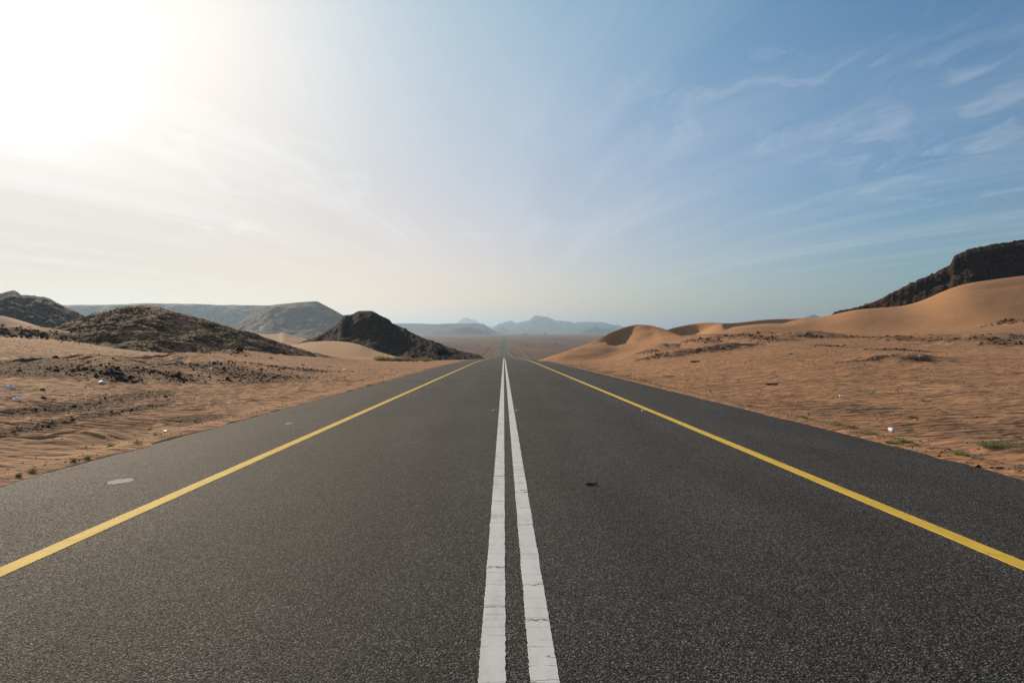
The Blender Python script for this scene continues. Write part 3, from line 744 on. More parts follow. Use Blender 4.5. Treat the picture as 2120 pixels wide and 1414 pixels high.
loft("dune", "s3", D_([(400, 716), (450, 700), (513, 689), (560, 692), (576, 691.5), (584, 688.5), (602, 693), (622, 699), (660, 708), (720, 724)], 430), 120, 60, m_dune_pale,
     "hazy sand apron between the rocky mound and the dark hill", nx=160, nv=60, amp=1.0, nscale=30, prof=1.1)
loft("mesa", "m1", D_([(40, 680), (80, 640), (130, 632), (200, 631), (260, 629.5), (300, 628), (400, 629), (440, 631), (520, 632), (620, 634), (700, 660), (760, 690)], 2600), 480, 800, m_mesa,
     "long flat topped mesa fading in haze behind the rocky mound", nx=300, nv=90, amp=14, nscale=160, prof=([0, 0.06, 0.3, 0.55, 1], [1, 0.93, 0.5, 0.22, 0]), crest_n=2.5, ridged=True)
loft("mesa", "m1b", D_([(450, 700), (480, 682), (500, 664), (520, 649), (545, 637), (572, 630.5), (600, 627.8), (625, 625.5), (655, 624), (668, 630), (690, 641), (711, 653), (740, 668), (775, 684), (810, 697)], 1700), 300, 400, m_mesa,
     "hazy grey hill with a sharp shoulder right of the mesa", nx=300, nv=110, amp=9, nscale=90, prof=([0, 0.3, 0.6, 1], [1, 0.6, 0.26, 0]), crest_n=0.8, ridged=True)
def nearest_on(key, px, py):
    V, side, T = LOFT[key]; d = ray(px, py)
    W_ = V.reshape(-1, 3) - np.array([0, 0, CAM_H]); ang = np.cross(W_, d); k = np.argmin(np.linalg.norm(ang, axis=1) / np.linalg.norm(W_, axis=1) + (np.repeat(0, len(W_))))
    return V.reshape(-1, 3)[k]
loft("dune", "s4", [(px, py, float(nearest_on("m1b", px, py)[1]) - 18) for px, py in [(606, 634), (594, 642), (580, 652), (562, 662), (545, 674), (532, 684), (518, 693), (500, 700)]], 150, 40, m_dune_pale,
     "pale sand streak running down the flank of the hazy hill", nx=120, nv=50, amp=3.0, nscale=60, prof=1.2, power_end=0.8)
loft("mesa", "m2", D_([(770, 690), (795, 670), (823, 669.5), (870, 669.8), (895, 671), (930, 670), (985, 669.8), (999, 670.5), (1010, 677), (1022, 684), (1036, 690)], 6000), 900, 1500, m_far,
     "distant flat topped blue mesa left of the road", nx=260, nv=60, amp=14, nscale=260, prof=([0, 0.05, 0.35, 0.6, 1], [1, 0.9, 0.45, 0.2, 0]), crest_n=2)
loft("mountain", "m2b", D_([(905, 693), (925, 688), (937, 682), (950, 679), (966, 677), (985, 681), (1000, 685), (1012, 690), (1022, 693)], 4600), 420, 500, m_far,
     "low hazy hill in front of the distant mesa", nx=200, nv=50, amp=9, nscale=130, prof=1.2, crest_n=9)
loft("mountain", "m2c", D_([(880, 692), (897, 686), (910, 684), (925, 685.5), (940, 691)], 4900), 300, 400, m_far,
     "lowest hazy hump under the distant mesa", nx=100, nv=40, amp=5, nscale=130, prof=1.2, crest_n=2)
loft("mountain", "m3", D_([(900, 686), (940, 673), (950, 665), (960, 658.5), (968, 657.0), (972, 659), (979, 662), (990, 667), (1003, 674), (1018, 676), (1035, 675), (1060, 682), (1090, 690)], 14500), 2200, 2500, m_far,
     "faintest pale peak rising behind the flat mesa", nx=240, nv=50, amp=40, nscale=900, prof=1.2, crest_n=40)
loft("mountain", "m4", D_([(1008, 691), (1022, 686), (1030, 681), (1042, 674), (1060, 668), (1075, 667), (1090, 665), (1100, 662), (1112, 657.5), (1120, 656), (1133, 656.5), (1145, 662), (1160, 664.5), (1175, 667), (1190, 670.5),
     (1200, 667.5), (1215, 668.5), (1230, 671), (1250, 672.5), (1262, 675.5), (1272, 674), (1290, 678), (1330, 683), (1420, 690)], 11000), 2600, 2500, m_far,
     "long jagged blue mountain range right of the road", nx=420, nv=70, amp=70, nscale=700, prof=1.15, crest_n=75, ridged=True)
loft("mountain", "m4b", D_([(1015, 691), (1024, 686), (1031, 681), (1037, 678), (1045, 681), (1056, 685), (1066, 686), (1078, 690)], 8200), 700, 900, m_far,
     "small blue peak directly behind the end of the road", nx=160, nv=40, amp=14, nscale=300, prof=1.2, crest_n=22)
loft("mountain", "m4c", D_([(1070, 690.5), (1085, 685), (1096, 681), (1103, 679), (1113, 683), (1128, 686), (1145, 690.5)], 8600), 700, 900, m_far,
     "small blue peak below the highest summit of the range", nx=160, nv=40, amp=14, nscale=300, prof=1.2, crest_n=22)
loft("mountain", "m5", D_([(1190, 691), (1205, 687), (1218, 683), (1227, 679.5), (1234, 678), (1246, 681), (1265, 682), (1285, 684), (1310, 690)], 6800), 700, 900, m_far,
     "darker low blue hills at the right end of the range", nx=180, nv=40, amp=14, nscale=240, prof=1.2, crest_n=20)
loft("mountain", "m6", D_([(1560, 690), (1620, 676), (1660, 660), (1674, 655), (1684, 651.5), (1696, 655), (1720, 662), (1800, 690)], 7500), 900, 900, m_far,
     "tiny blue summit peeping over the dunes at right", nx=160, nv=40, amp=14, nscale=240, prof=1.2, crest_n=6)

def slip(X, Y, Z, Tn, side, p0, p1, depth):
    "steep face just under the crest, on the side away from the sun"
    px = 1043 + 1413 * X / Y; m = sstep(px, p0, p0 + 14) * (1 - sstep(px, p1 - 45, p1 + 15))
    return Z - depth * m * sstep(Tn, 0, 0.09) * (1 - sstep(Tn, 0.10, 0.55)) * (side[None] > 0)
def dA_lee(X, Y, Z, C, Tn, side, ss):
    # slip face scooped out left of the summit on the camera side
    c = at(1292, 690, 122); d = np.hypot((X - c[0]) / 5.5, (Y - c[1]) / 9.0)
    Z = Z - 1.2 * np.exp(-d ** 2) * np.minimum(Tn * 6, 1)
    c = at(1240, 722, 112); d = np.hypot((X - c[0]) / 6, (Y - c[1]) / 6)
    Z = slip(X, Y, Z, Tn, side, 1255, 1322, 1.1)
    return Z + 0.5 * np.exp(-d ** 2) * np.minimum(Tn * 6, 1)
loft("dune", "dA", [(1105, 750, 104), (1120, 744.5, 106), (1133, 740, 108), (1164, 731, 112), (1202, 717, 118), (1232, 705, 122), (1258, 692, 126), (1278, 683.5, 129), (1301, 675.5, 131), (1322, 672, 132), (1342, 673, 132),
     (1360, 677, 130), (1378, 682, 128), (1402, 692, 122), (1430, 701, 116), (1455, 708, 112)], 26, 30, m_dune,
     "small peaked dune beside the right edge of the road", nx=420, nv=160, amp=0.35, nscale=9, prof='dune', sink=0.3, lee=dA_lee)
def dB_lee(X, Y, Z, C, Tn, side, ss):
    c = at(1420, 688, 158); d = np.hypot((X - c[0]) / 7, (Y - c[1]) / 10)
    Z = Z - 1.7 * np.exp(-d ** 2) * np.minimum(Tn * 6, 1)
    Z = slip(X, Y, Z, Tn, side, 1382, 1484, 2.2); Z = slip(X, Y, Z, Tn, side, 1496, 1660, 0.8)
    c = at(2110, 620, 160); d = np.hypot((X - c[0]) / 14, (Y - c[1]) / 14)
    return Z - 0.8 * np.exp(-d ** 2) * np.minimum(Tn * 6, 1)
loft("dune", "dB", [(1352, 700, 172), (1368, 688, 172), (1380, 681, 172), (1400, 677.7, 172), (1431, 671, 172), (1457, 668, 170), (1477, 667, 168), (1492, 669.5, 167), (1500, 670, 167.0), (1520, 669, 167.5), (1558, 664.5, 168.4), (1597, 661, 169.4),
     (1640, 660, 170.5), (1700, 656, 172.0), (1732, 650, 171.6), (1772, 641, 171.1), (1820, 637.5, 170.6), (1867, 634, 170.0), (1905, 624, 169.5), (1935, 611, 169.2), (1963, 599, 168.8), (1997, 588, 168.4), (2050, 580, 167.8), (2120, 571, 167.0), (2250, 562, 165.4), (2450, 570, 163.0), (2700, 640, 160.0)], 48, 50, m_dune,
     "long smooth orange dune sweeping up to the right edge", nx=700, nv=160, amp=0.35, nscale=26, prof='dune', sink=0.3, lee=dB_lee, power_end=0.35, csm=41)
def bl_lee(X, Y, Z, C, Tn, side, ss):
    # stepped lava band near the top, one low outcrop
    f = np.clip(1 - np.abs(Tn - 0.10) / 0.10, 0, 1) * (side[None] > 0) * sstep(ss, 0.40, 0.75)[:, None]
    n = fbm(X / 7.0, Y / 7.0, 5, 77, ridged=True)
    Z = Z + f * (2.4 * n + 0.2)
    c = at(2098, 549, 240); d = np.hypot((X - c[0]) / 7, (Y - c[1]) / 7)
    return Z + 4.0 * np.exp(-d ** 4) * (0.8 + 0.7 * n)
loft("lava_hill", "black", D_([(1690, 676), (1715, 660), (1732, 646), (1760, 640), (1790, 632), (1814, 624), (1850, 606), (1872, 596), (1890, 584), (1930, 568), (1955, 556), (1968, 548), (1976, 533), (1984, 526), (2005, 517), (2050, 508), (2089, 502), (2120, 498), (2250, 486), (2450, 480), (2650, 540), (2800, 680)], 280), 120, 90, m_black,
     "black lava hill with a craggy top above the dune at the right edge", nx=700, nv=240, amp=2.0, nscale=9, prof=([0, 0.04, 0.10, 0.16, 0.5, 1], [1, 0.99, 0.93, 0.80, 0.38, 0]), crest_n=1.0, ridged=True, lee=bl_lee)

# ------------------------------------------------------------------ stones
def rock_shape(sub, seed, flat=0.7, cuts=9):
    r_ = random.Random(seed)
    bm = bmesh.new(); bmesh.ops.create_icosphere(bm, subdivisions=sub, radius=1.0)
    pl = []
    for _ in range(cuts):
        v = Vector((r_.uniform(-1, 1), r_.uniform(-1, 1), r_.uniform(-0.6, 1))).normalized(); pl.append((v, r_.uniform(0.45, 0.8)))
    s = Vector((1.0, r_.uniform(0.65, 0.95), flat * r_.uniform(0.75, 1.1)))
    for v in bm.verts:
        for n, d in pl:
            k = v.co.dot(n)
            if k > d: v.co -= n * (k - d)
        v.co *= 1 + r_.uniform(-0.05, 0.05)
        v.co = Vector((v.co.x * s.x, v.co.y * s.y, v.co.z * s.z + 0.18)) * 0.62
    return bm
m_stone = simple_mat("dark_stone", (0.045, 0.036, 0.031), 0.85, var=0.5, scale=3.0, bump=0.02, spec=0.12)
stone_mats = [m_stone]
rock_me = []
for i in range(8):
    bm = rock_shape(3, 100 + i)
    me = bpy.data.meshes.new("rock"); bm.to_mesh(me); bm.free(); me.materials.append(m_stone); rock_me.append(me)
low = []
for i in range(6):
    bm = rock_shape(1, 300 + i, cuts=5)
    bm.verts.ensure_lookup_table()
    low.append((np.array([v.co[:] for v in bm.verts]), np.array([[v.index for v in f.verts] for f in bm.faces]))); bm.free()

def stones_mesh(name, pos, size, mat, label):
    Vs, Fs, o = [], [], 0
    for i, (p, s) in enumerate(zip(pos, size)):
        v, f = low[i % 6]
        a = rng.uniform(0, 6.28); ca, sa = math.cos(a), math.sin(a)
        w = v * s * np.array([1, rng.uniform(.7, 1), rng.uniform(.6, 1.0)])
        w = np.stack([w[:, 0] * ca - w[:, 1] * sa, w[:, 0] * sa + w[:, 1] * ca, w[:, 2]], 1) + p
        Vs.append(w); Fs.append(f + o); o += len(v)
    me = np_mesh(name, np.vstack(Vs), np.vstack(Fs), False)
    return tag(link(name, me, mat), label, kind="stuff")

def put_rock(p, s, label, group):
    o = bpy.data.objects.new("rock", random.choice(rock_me)); COL.objects.link(o)
    o.location = (p[0], p[1], p[2] - 0.06 * s); o.rotation_euler = (random.uniform(-.25, .25), random.uniform(-.25, .25), random.uniform(0, 6.28))
    k = s * random.uniform(0.85, 1.1); o.scale = (k, k * random.uniform(.8, 1.1), k * random.uniform(.75, 1.1))
    tag(o, label, "rock", group)
    return o
gpos, gsz = [], []
def on_spine(P3, spread):
    L = np.array([np.hypot(*(b - a)[:2]) for a, b in zip(P3[:-1], P3[1:])]); k = rng.choice(len(L), p=L / L.sum())
    q = P3[k] + (P3[k + 1] - P3[k]) * rng.uniform()
    x, y = q[0] + rng.normal(0, spread), q[1] + rng.normal(0, spread * 1.2)
    x = min(max(x, -1e9), XL - 0.4) if x < 0 else max(x, XR + 0.4)
    return np.array([x, y, float(lookup(np.array([x]), np.array([y]))[0])])
for f, P3 in zip(FIELDS, spines):
    for i in range(f[1]):
        s = f[2][0] + (f[2][1] - f[2][0]) * rng.uniform() ** 2.2
        put_rock(on_spine(P3, f[4] * 0.7), s, f[5], f[6])
    for i in range(f[3]):
        gpos.append(on_spine(P3, f[4] * 1.3)); gsz.append(f[2][0] * (0.22 + 0.85 * rng.uniform() ** 2.6))
# shoulder grit on both road sides
for i in range(2600):
    y = 5 + 70 * rng.uniform() ** 1.7
    sgn = 1 if rng.uniform() < 0.72 else -1
    off = 0.12 + abs(rng.normal(0, 0.45))
    x = XR + off if sgn > 0 else XL - off
    gpos.append(np.array([x, y, float(lookup(np.array([x]), np.array([y]))[0])])); gsz.append(rng.uniform(0.008, 0.03) * (1 + y / 60))
# sparse pebbles over all the sand
for i in range(5200):
    th = rng.uniform(-0.68, 0.68); r = 9 + 85 * rng.uniform() ** 1.3
    x, y = math.sin(th) * r, math.cos(th) * r
    if XL - 1 < x < XR + 1: continue
    g = float(pnoise(x / 7, y / 7, 12))
    if g < -0.05 and rng.uniform() < 0.8: continue
    gpos.append(np.array([x, y, float(lookup(np.array([x]), np.array([y]))[0])])); gsz.append(rng.uniform(0.012, 0.035) * (1 + r / 35))
stones_mesh("gravel", gpos, gsz, m_stone, "dark gravel strewn in rows and patches over the sand")
# rubble on the rocky mound and on the dark hills
m_brown = simple_mat("brown_stone", (0.17, 0.11, 0.07), 0.9, var=0.5, scale=2.0, bump=0.02, spec=0.06)
def loft_scatter(key, n, smin, smax, name, mat, label, front_only=True, bias=None, umax=1.0):
    V, side, T = LOFT[key]; nu, nv, _ = V.shape
    pos, sz = [], []
    j0 = int(nv * 0.33)
    while len(pos) < n:
        i = rng.integers(3, int((nu - 4) * umax)); j = rng.integers(j0, nv - 2)
        p = V[i, j] + (V[i + 1, j + 1] - V[i, j]) * rng.uniform()
        if not (XL - 2 > p[0] or p[0] > XR + 2): continue
        if bias and float(fbm(p[0] / bias, p[1] / bias, 3, 13)) < rng.uniform(-0.45, 0.25): continue
        pos.append(p); sz.append(smin + (smax - smin) * rng.uniform() ** 4)
    return stones_mesh(name, pos, sz, mat, label)
loft_scatter("hill1", 8000, 0.04, 0.26, "rubble", m_brown, "broken brown rubble covering the mound at left", bias=4.0)
loft_scatter("hill2", 350, 0.2, 1.0, "rubble", m_stone, "loose black blocks on the dark conical hill", bias=9.0)
loft_scatter("black", 2500, 0.3, 1.5, "rubble", m_stone, "loose black blocks on the lava hill", bias=14.0)

# single stones worth naming
for px, py, s, lab in [(2069, 970, 0.105, "largest dark stone beside the right road edge near the camera"), (2053, 970, 0.065, "middle sized dark stone left of the largest roadside stone"),
                       (2027, 967, 0.075, "flat dark stone touching the right asphalt edge"), (1944, 945, 0.07, "dark stone at the right asphalt edge below the white cup"),
                       (1966, 931, 0.05, "little black stone alone on the sand by the right road edge"), (2112, 975, 0.06, "low brown stone in the right corner of the sand"),
                       (1923, 912, 0.05, "small dark stone right of the clod patch"), (1905, 914, 0.06, "small dark clod beside the white cup"),
                       (1638, 733, 0.40, "single dark rock alone on the right sand slope"), (561, 742, 0.45, "single black rock on the sand left of the road, middle distance"),
                       (627, 757, 0.45, "single rounded black rock nearer the road at left"), (496, 727, 1.0, "big black rock right of the shaded mound"),
                       (240, 907, 0.05, "tiny black stone alone on the rippled left sand"), (88, 808, 0.18, "dark rock beside the pale bag at the left edge"),
                       (88, 826, 0.20, "squat black rock below the pale bag at left"), (152, 843, 0.20, "largest black stone in the upper gravel row")]:
    p = hit(px, py); put_rock(p, s, lab, None)

# ------------------------------------------------------------------ plants
def leaf_mat(name, col):
    m, nt, b = mat_new(name)
    P = N(nt, "ShaderNodeNewGeometry").outputs['Position']
    n = N(nt, "ShaderNodeTexNoise", {'Vector': P, 'Scale': 14.0, 'Detail': 3.0})
    c = MIX(nt, n.outputs['Fac'], tuple(x * 0.55 for x in col), tuple(x * 1.5 for x in col))
    setin(nt, b, 'Base Color', c); b.inputs['Roughness'].default_value = 0.7
    return m
def translucent(m, col, f):
    nt = m.node_tree; b = [n for n in nt.nodes if n.type == 'BSDF_PRINCIPLED'][0]; o = [n for n in nt.nodes if n.type == 'OUTPUT_MATERIAL'][0]
    t = N(nt, "ShaderNodeBsdfTranslucent", {'Color': (*col, 1)})
    mx = N(nt, "ShaderNodeMixShader", {0: f, 1: b.outputs[0], 2: t.outputs[0]})
    nt.links.new(mx.outputs[0], o.inputs['Surface'])
m_leaf = leaf_mat("desert_leaf", (0.13, 0.15, 0.06)); m_dry = leaf_mat("dry_leaf", (0.20, 0.17, 0.085)); m_dark = leaf_mat("dark_leaf", (0.035, 0.034, 0.026)); m_twig = simple_mat("twig", (0.15, 0.10, 0.06), 0.9)
translucent(m_leaf, (0.22, 0.26, 0.08), 0.4); translucent(m_dry, (0.36, 0.30, 0.13), 0.4)
m_flower = simple_mat("pale_flower", (0.62, 0.60, 0.48), 0.8)
def plant(p, rx, ry, h, n, mat, label, group=None, leaf=0.02, flowers=0, name="desert_plant", cat="plant", upright=0.0):
    root = bpy.data.objects.new(name, None); COL.objects.link(root); root.location = p
    root.empty_display_size = 0.1
    tag(root, label, cat, group)
    bm = bmesh.new(); tw = bmesh.new(); tips = []
    ns = max(5, n // 16)
    for s in range(ns):
        a = random.uniform(0, 6.28); q = math.sqrt(random.uniform(0.03, 1))
        tip = Vector((rx * q * math.cos(a), ry * q * math.sin(a), h * (1 - 0.6 * q * q) * random.uniform(0.6, 1.05)))
        st = Vector((tip.x * 0.25, tip.y * 0.25, -0.01)); mid_ = (st + tip) / 2 + Vector((0, 0, h * 0.1))
        w = leaf * 0.18
        prev = None
        for k, pt in enumerate((st, mid_, tip)):
            ww = w * (1 - 0.35 * k)
            ring = [tw.verts.new(pt + Vector((ww * math.cos(t), ww * math.sin(t), 0))) for t in (0, 2.1, 4.2)]
            if prev:
                for i in range(3): tw.faces.new((prev[i], prev[(i + 1) % 3], ring[(i + 1) % 3], ring[i]))
            prev = ring
        tips.append(tip)
        for k in range(n // ns):
            t = random.uniform(0.25, 1.05)
            c = st + (tip - st) * t + Vector((random.gauss(0, leaf * .9), random.gauss(0, leaf * .9), random.gauss(0, leaf * .6)))
            c.z = max(c.z, 0.003)
            e = Euler((random.uniform(-1.2, 1.2), random.uniform(-1.2, 1.2), random.uniform(0, 6.28)))
            L = leaf * random.uniform(.5, 1.3); wd = L * 0.28
            if upright and random.random() < upright: e = Euler((1.4 + random.uniform(-.3, .3), 0, random.uniform(0, 6.28))); L *= 2
            vs = [bm.verts.new(c + e.to_matrix() @ Vector(q_)) for q_ in ((-L, 0, 0), (0, wd, wd * .4), (L, 0, 0), (0, -wd, wd * .4))]
            bm.faces.new(vs)
    bm_obj("leaves", bm, mat, root); bm_obj("stems", tw, m_twig, root)
    if flowers:
        fb = bmesh.new()
        for k in range(flowers):
            t = random.choice(tips); c = t + Vector((random.gauss(0, leaf), random.gauss(0, leaf), leaf * 0.8))
            bmesh.ops.create_icosphere(fb, subdivisions=1, radius=leaf * 0.28, matrix=Matrix.Translation(c))
        bm_obj("flowers", fb, m_flower, root)
    return root
plant(hit(2070, 926), 0.40, 0.30, 0.10, 1500, m_leaf, "low green flowering plant on the rippled sand near the right edge", leaf=0.018, flowers=60)
TUFTS_R = [(1661, 865, .16, "pale green tuft at the right road edge, farthest of the near tufts"), (1730, 879, .26, "broad yellowish tuft on the right verge left of the white cup"), (1758, 885, .20, "grassy tuft just right of the broad yellowish tuft"),
           (1797, 898, .24, "thin straw coloured tuft between the broad tuft and the white cup"), (1846, 918, .14, "small green tuft just below the white cup"), (1873, 916, .18, "sparse yellow tuft right of the small green tuft"),
           (1989, 942, .20, "flat dry tuft on the right verge nearest the roadside stones"), (1886, 863, .18, "lone rusty tuft out on the rippled right sand"), (1385, 780, .40, "yellow green tuft on the right verge in the middle distance"),
           (1327, 788, .7, "wide yellow tuft hugging the right road edge"), (1295, 779, .6, "dry tuft on the right verge behind the wide yellow tuft"), (1262, 771, .6, "dry tuft on the right verge farther towards the crest"),
           (1232, 764, .6, "dry tuft at the right verge near the dune foot"), (1205, 757, .6, "last dry tuft on the right verge before the crest")]
for i, (px, py, w, lab) in enumerate(TUFTS_R):
    plant(hit(px, py), w, w * 0.8, 0.035 + w * 0.14, int(240 + 500 * w), m_leaf if 'green' in lab else m_dry, lab, leaf=0.010 + w * 0.03, name="grass_tuft", cat="grass tuft", upright=0.4, group="tufts along the right verge")
TUFTS_L = [(68, 978, .09, "upright green sprig nearest the camera on the left sand"), (41, 986, .08, "small grey sprig left of the upright green sprig"), (153, 956, .09, "tiny dull sprig by the left road edge"),
           (283, 918, .16, "dry tuft on the left sand beside the road edge"), (325, 901, .15, "faint green tuft below the white crumpled scrap"), (229, 924, .12, "flattened dry tuft left of the road edge tuft"), (180, 950, .10, "wispy green sprig between two road edge tufts")]
for px, py, w, lab in TUFTS_L:
    plant(hit(px, py), w * .7, w * 0.55, 0.03 + w * 0.25, 150, m_leaf, lab, leaf=0.012, name="grass_tuft", cat="grass tuft", upright=0.5, group="sprigs along the left road edge")
SHR = [(785, 752, 1.1, m_dry, "leftmost yellow green shrub in the row by the pale dune"), (797, 753, 1.2, m_dry, "second shrub from the left in the row by the pale dune"), (812, 752, 1.3, m_leaf, "greenest shrub in the row by the pale dune"),
       (828, 753, 1.0, m_dry, "low dry shrub in the middle of the row by the dune"), (843, 752, 1.3, m_dry, "brown shrub right of the middle of the row"), (860, 753, 1.3, m_dry, "reddish brown shrub in the row left of the road"),
       (882, 754, 1.1, m_dry, "rightmost brown shrub in the row left of the road")]
for px, py, w, mt, lab in SHR:
    p = at(px, py, 106); z = float(lookup(np.array([p[0]]), np.array([p[1]]))[0])
    plant((p[0], p[1], z), w * 1.05, w, 0.95 if px < 850 else 0.7, 900, mt, lab, leaf=0.085, name="shrub", cat="shrub", group="shrubs in a row before the pale dune")
V_, _, _ = LOFT["hill2"]
p = nearest_on("hill2", 913, 734)
plant(tuple(p), 2.2, 2.0, 2.3, 4200, m_dark, "large dark rounded bush at the right foot of the dark hill", leaf=0.16, name="dark_bush", cat="bush")

# ------------------------------------------------------------------ road studs
m_studb = simple_mat("stud_body", (0.62, 0.62, 0.60), 0.45, spec=0.5); m_refl = simple_mat("stud_reflector", (0.03, 0.035, 0.045), 0.25, spec=0.8)
def make_stud(x, y, label):
    root = bpy.data.objects.new("road_stud", None); COL.objects.link(root); root.location = (x, y, float(road_z(y))); root.empty_display_size = 0.05
    tag(root, label, "road stud", "reflective studs along the road lines")
    bm = bmesh.new()
    b_ = [bm.verts.new((sx * .055, sy * .05, 0)) for sx, sy in ((-1, -1), (1, -1), (1, 1), (-1, 1))]
    t_ = [bm.verts.new((sx * .040, sy * .022, .021)) for sx, sy in ((-1, -1), (1, -1), (1, 1), (-1, 1))]
    bm.faces.new(t_)
    for i in range(4): bm.faces.new((b_[i], b_[(i + 1) % 4], t_[(i + 1) % 4], t_[i]))
    bmesh.ops.recalc_face_normals(bm, faces=bm.faces)
    bmesh.ops.bevel(bm, geom=list(bm.edges), offset=0.003, segments=2, affect='EDGES')
    bm_obj("body", bm, m_studb, root)
    for sy in (-1, 1):
        f = bmesh.new()
        q = [Vector(v) for v in ((-.040, sy * .047, .0045), (.040, sy * .047, .0045), (.033, sy * .0285, .0175), (-.033, sy * .0285, .0175))]
        n = Vector((0, sy * .6, .8)) * .0025
        lo = [f.verts.new(v) for v in q]; hi = [f.verts.new(v + n) for v in q]
        f.faces.new(hi)
        for i in range(4): f.faces.new((lo[i], lo[(i + 1) % 4], hi[(i + 1) % 4], hi[i]))
        bmesh.ops.recalc_face_normals(f, faces=f.faces)
        bm_obj("reflector", f, m_refl, root)
ORD = ["nearest", "second", "third", "fourth", "fifth", "sixth"]
for i in range(6):
    y = 17.9 + 19.2 * i
    for x, w in ((-0.235, "beside the left white line"), (0.375, "beside the right white line"), (-3.46, "beside the left yellow line"), (3.68, "beside the right yellow line")):
        make_stud(x, y, f"reflective road stud in the {ORD[i]} row, {w}")

# ------------------------------------------------------------------ litter
m_wplastic = simple_mat("white_plastic", (0.78, 0.78, 0.78), 0.4, var=0.06); m_bplastic = simple_mat("bluish_plastic", (0.66, 0.68, 0.74), 0.4, var=0.1); m_paper = simple_mat("paper", (0.74, 0.72, 0.68), 0.8, var=0.1)
translucent(m_wplastic, (0.8, 0.8, 0.8), 0.35); translucent(m_bplastic, (0.7, 0.72, 0.8), 0.4); translucent(m_paper, (0.75, 0.73, 0.68), 0.25)
m_wood = simple_mat("weathered_wood", (0.45, 0.40, 0.31), 0.85, var=0.3, scale=12); m_dwood = simple_mat("burnt_wood", (0.045, 0.036, 0.03), 0.85, var=0.3, scale=12); m_orange = simple_mat("orange_wrapper", (0.55, 0.22, 0.07), 0.6)
m_rubber = simple_mat("black_rubber", (0.012, 0.012, 0.012), 0.30, var=0.2, spec=0.7)
def crumple(name, p, sx, sy, sz, mat, label, cat, seed, group="litter scattered on the sand"):
    bm = bmesh.new(); bmesh.ops.create_icosphere(bm, subdivisions=3, radius=1.0)
    from mathutils import noise as mn
    for v in bm.verts:
        k = 1 + 0.45 * mn.noise(v.co * 1.7 + Vector((seed, 0, 0))) + 0.22 * mn.noise(v.co * 4.3 + Vector((0, seed, 0)))
        v.co = Vector((v.co.x * k * sx, v.co.y * k * sy, max(v.co.z * k, -0.25) * sz + 0.2 * sz))
    o = bm_obj(name, bm, mat); o.location = p; o.rotation_euler.z = seed
    return tag(o, label, cat, group)
def sheet(name, p, sx, sy, mat, label, cat, seed):
    bm = bmesh.new(); n = 7
    from mathutils import noise as mn
    g = []
    for i in range(n):
        for j in range(n):
            x = (i / (n - 1) - .5) * 2 * sx; y = (j / (n - 1) - .5) * 2 * sy
            z = (sx + sy) * 0.28 * abs(mn.noise(Vector((x / sx * 1.3 + seed, y / sy * 1.3, seed)))) + 0.004
            g.append(bm.verts.new((x * (1 + .1 * mn.noise(Vector((i, j, seed)))), y, z)))
    for i in range(n - 1):
        for j in range(n - 1): bm.faces.new((g[i * n + j], g[(i + 1) * n + j], g[(i + 1) * n + j + 1], g[i * n + j + 1]))
    bmesh.ops.solidify(bm, geom=list(bm.faces), thickness=0.003)
    o = bm_obj(name, bm, mat); o.location = p; o.rotation_euler.z = seed
    return tag(o, label, cat, "litter scattered on the sand")
LIT = [("plastic_bag", 20, 806, .24, .16, .16, m_bplastic, "bluish white plastic bag half buried at the left edge", "bag"),
       ("plastic_bag", 212, 794, .28, .2, .15, m_bplastic, "greyish plastic bag in the shadow of the larger mound", "bag"),
       ("plastic_bag", 35, 829, .16, .10, .12, m_wplastic, "torn white bag on the ripples below the bluish bag", "bag"),
       ("paper_scrap", 345, 894, .12, .08, .05, m_wplastic, "crumpled white scrap on the sand near the left road edge", "litter"),
       ("paper_scrap", 360, 831, .09, .07, .05, m_paper, "small pale scrap right of the lower gravel row", "litter"),
       ("paper_scrap", 5, 752, .22, .12, .10, m_wplastic, "white scrap at the very left edge above the stones", "litter"),
       ("paper_scrap", 428, 756, .36, .2, .12, m_wplastic, "larger white scrap on the gravelly slope", "litter"),
       ("paper_scrap", 439, 765, .2, .14, .08, m_wplastic, "smaller white scrap just below the larger one on the slope", "litter"),
       ("paper_scrap", 534, 727, .36, .25, .35, m_wplastic, "bright white lump near the big black rock at left", "litter"),
       ("paper_scrap", 588, 723, .28, .2, .2, m_wplastic, "white scrap high on the sand above the gravel patch", "litter"),
       ("paper_scrap", 714, 766, .24, .14, .12, m_wplastic, "white scrap at the right end of the middle gravel patch", "litter"),
       ("paper_scrap", 702, 763, .22, .14, .10, m_wplastic, "white scrap left of the one ending the gravel patch", "litter"),
       ("paper_scrap", 1415, 778, .20, .13, .09, m_wplastic, "larger white scrap on the right sand in the middle distance", "litter"),
       ("paper_scrap", 1465, 771, .16, .12, .10, m_wplastic, "smaller white scrap on the right sand, farther back", "litter"),
       ("paper_scrap", 1338, 786, .14, .10, .04, m_paper, "pale scrap beside the wide yellow tuft on the right verge", "litter"),
       ("paper_scrap", 1804, 812, .10, .07, .04, m_paper, "tiny pale scrap above the dark sticks on the right sand", "litter"),
       ("paper_scrap", 1905, 738, .15, .12, .10, m_wplastic, "white speck of litter on the small ledge at right", "litter"),
       ("orange_wrapper", 310, 887, .07, .05, .02, m_orange, "small orange wrapper on the left sand", "litter")]
for i, (nm, px, py, a, b_, c, mt, lab, cat) in enumerate(LIT):
    crumple(nm, hit(px, py), a * .62, b_ * .62, c * .62, mt, lab, cat, 1.7 * i + .4)
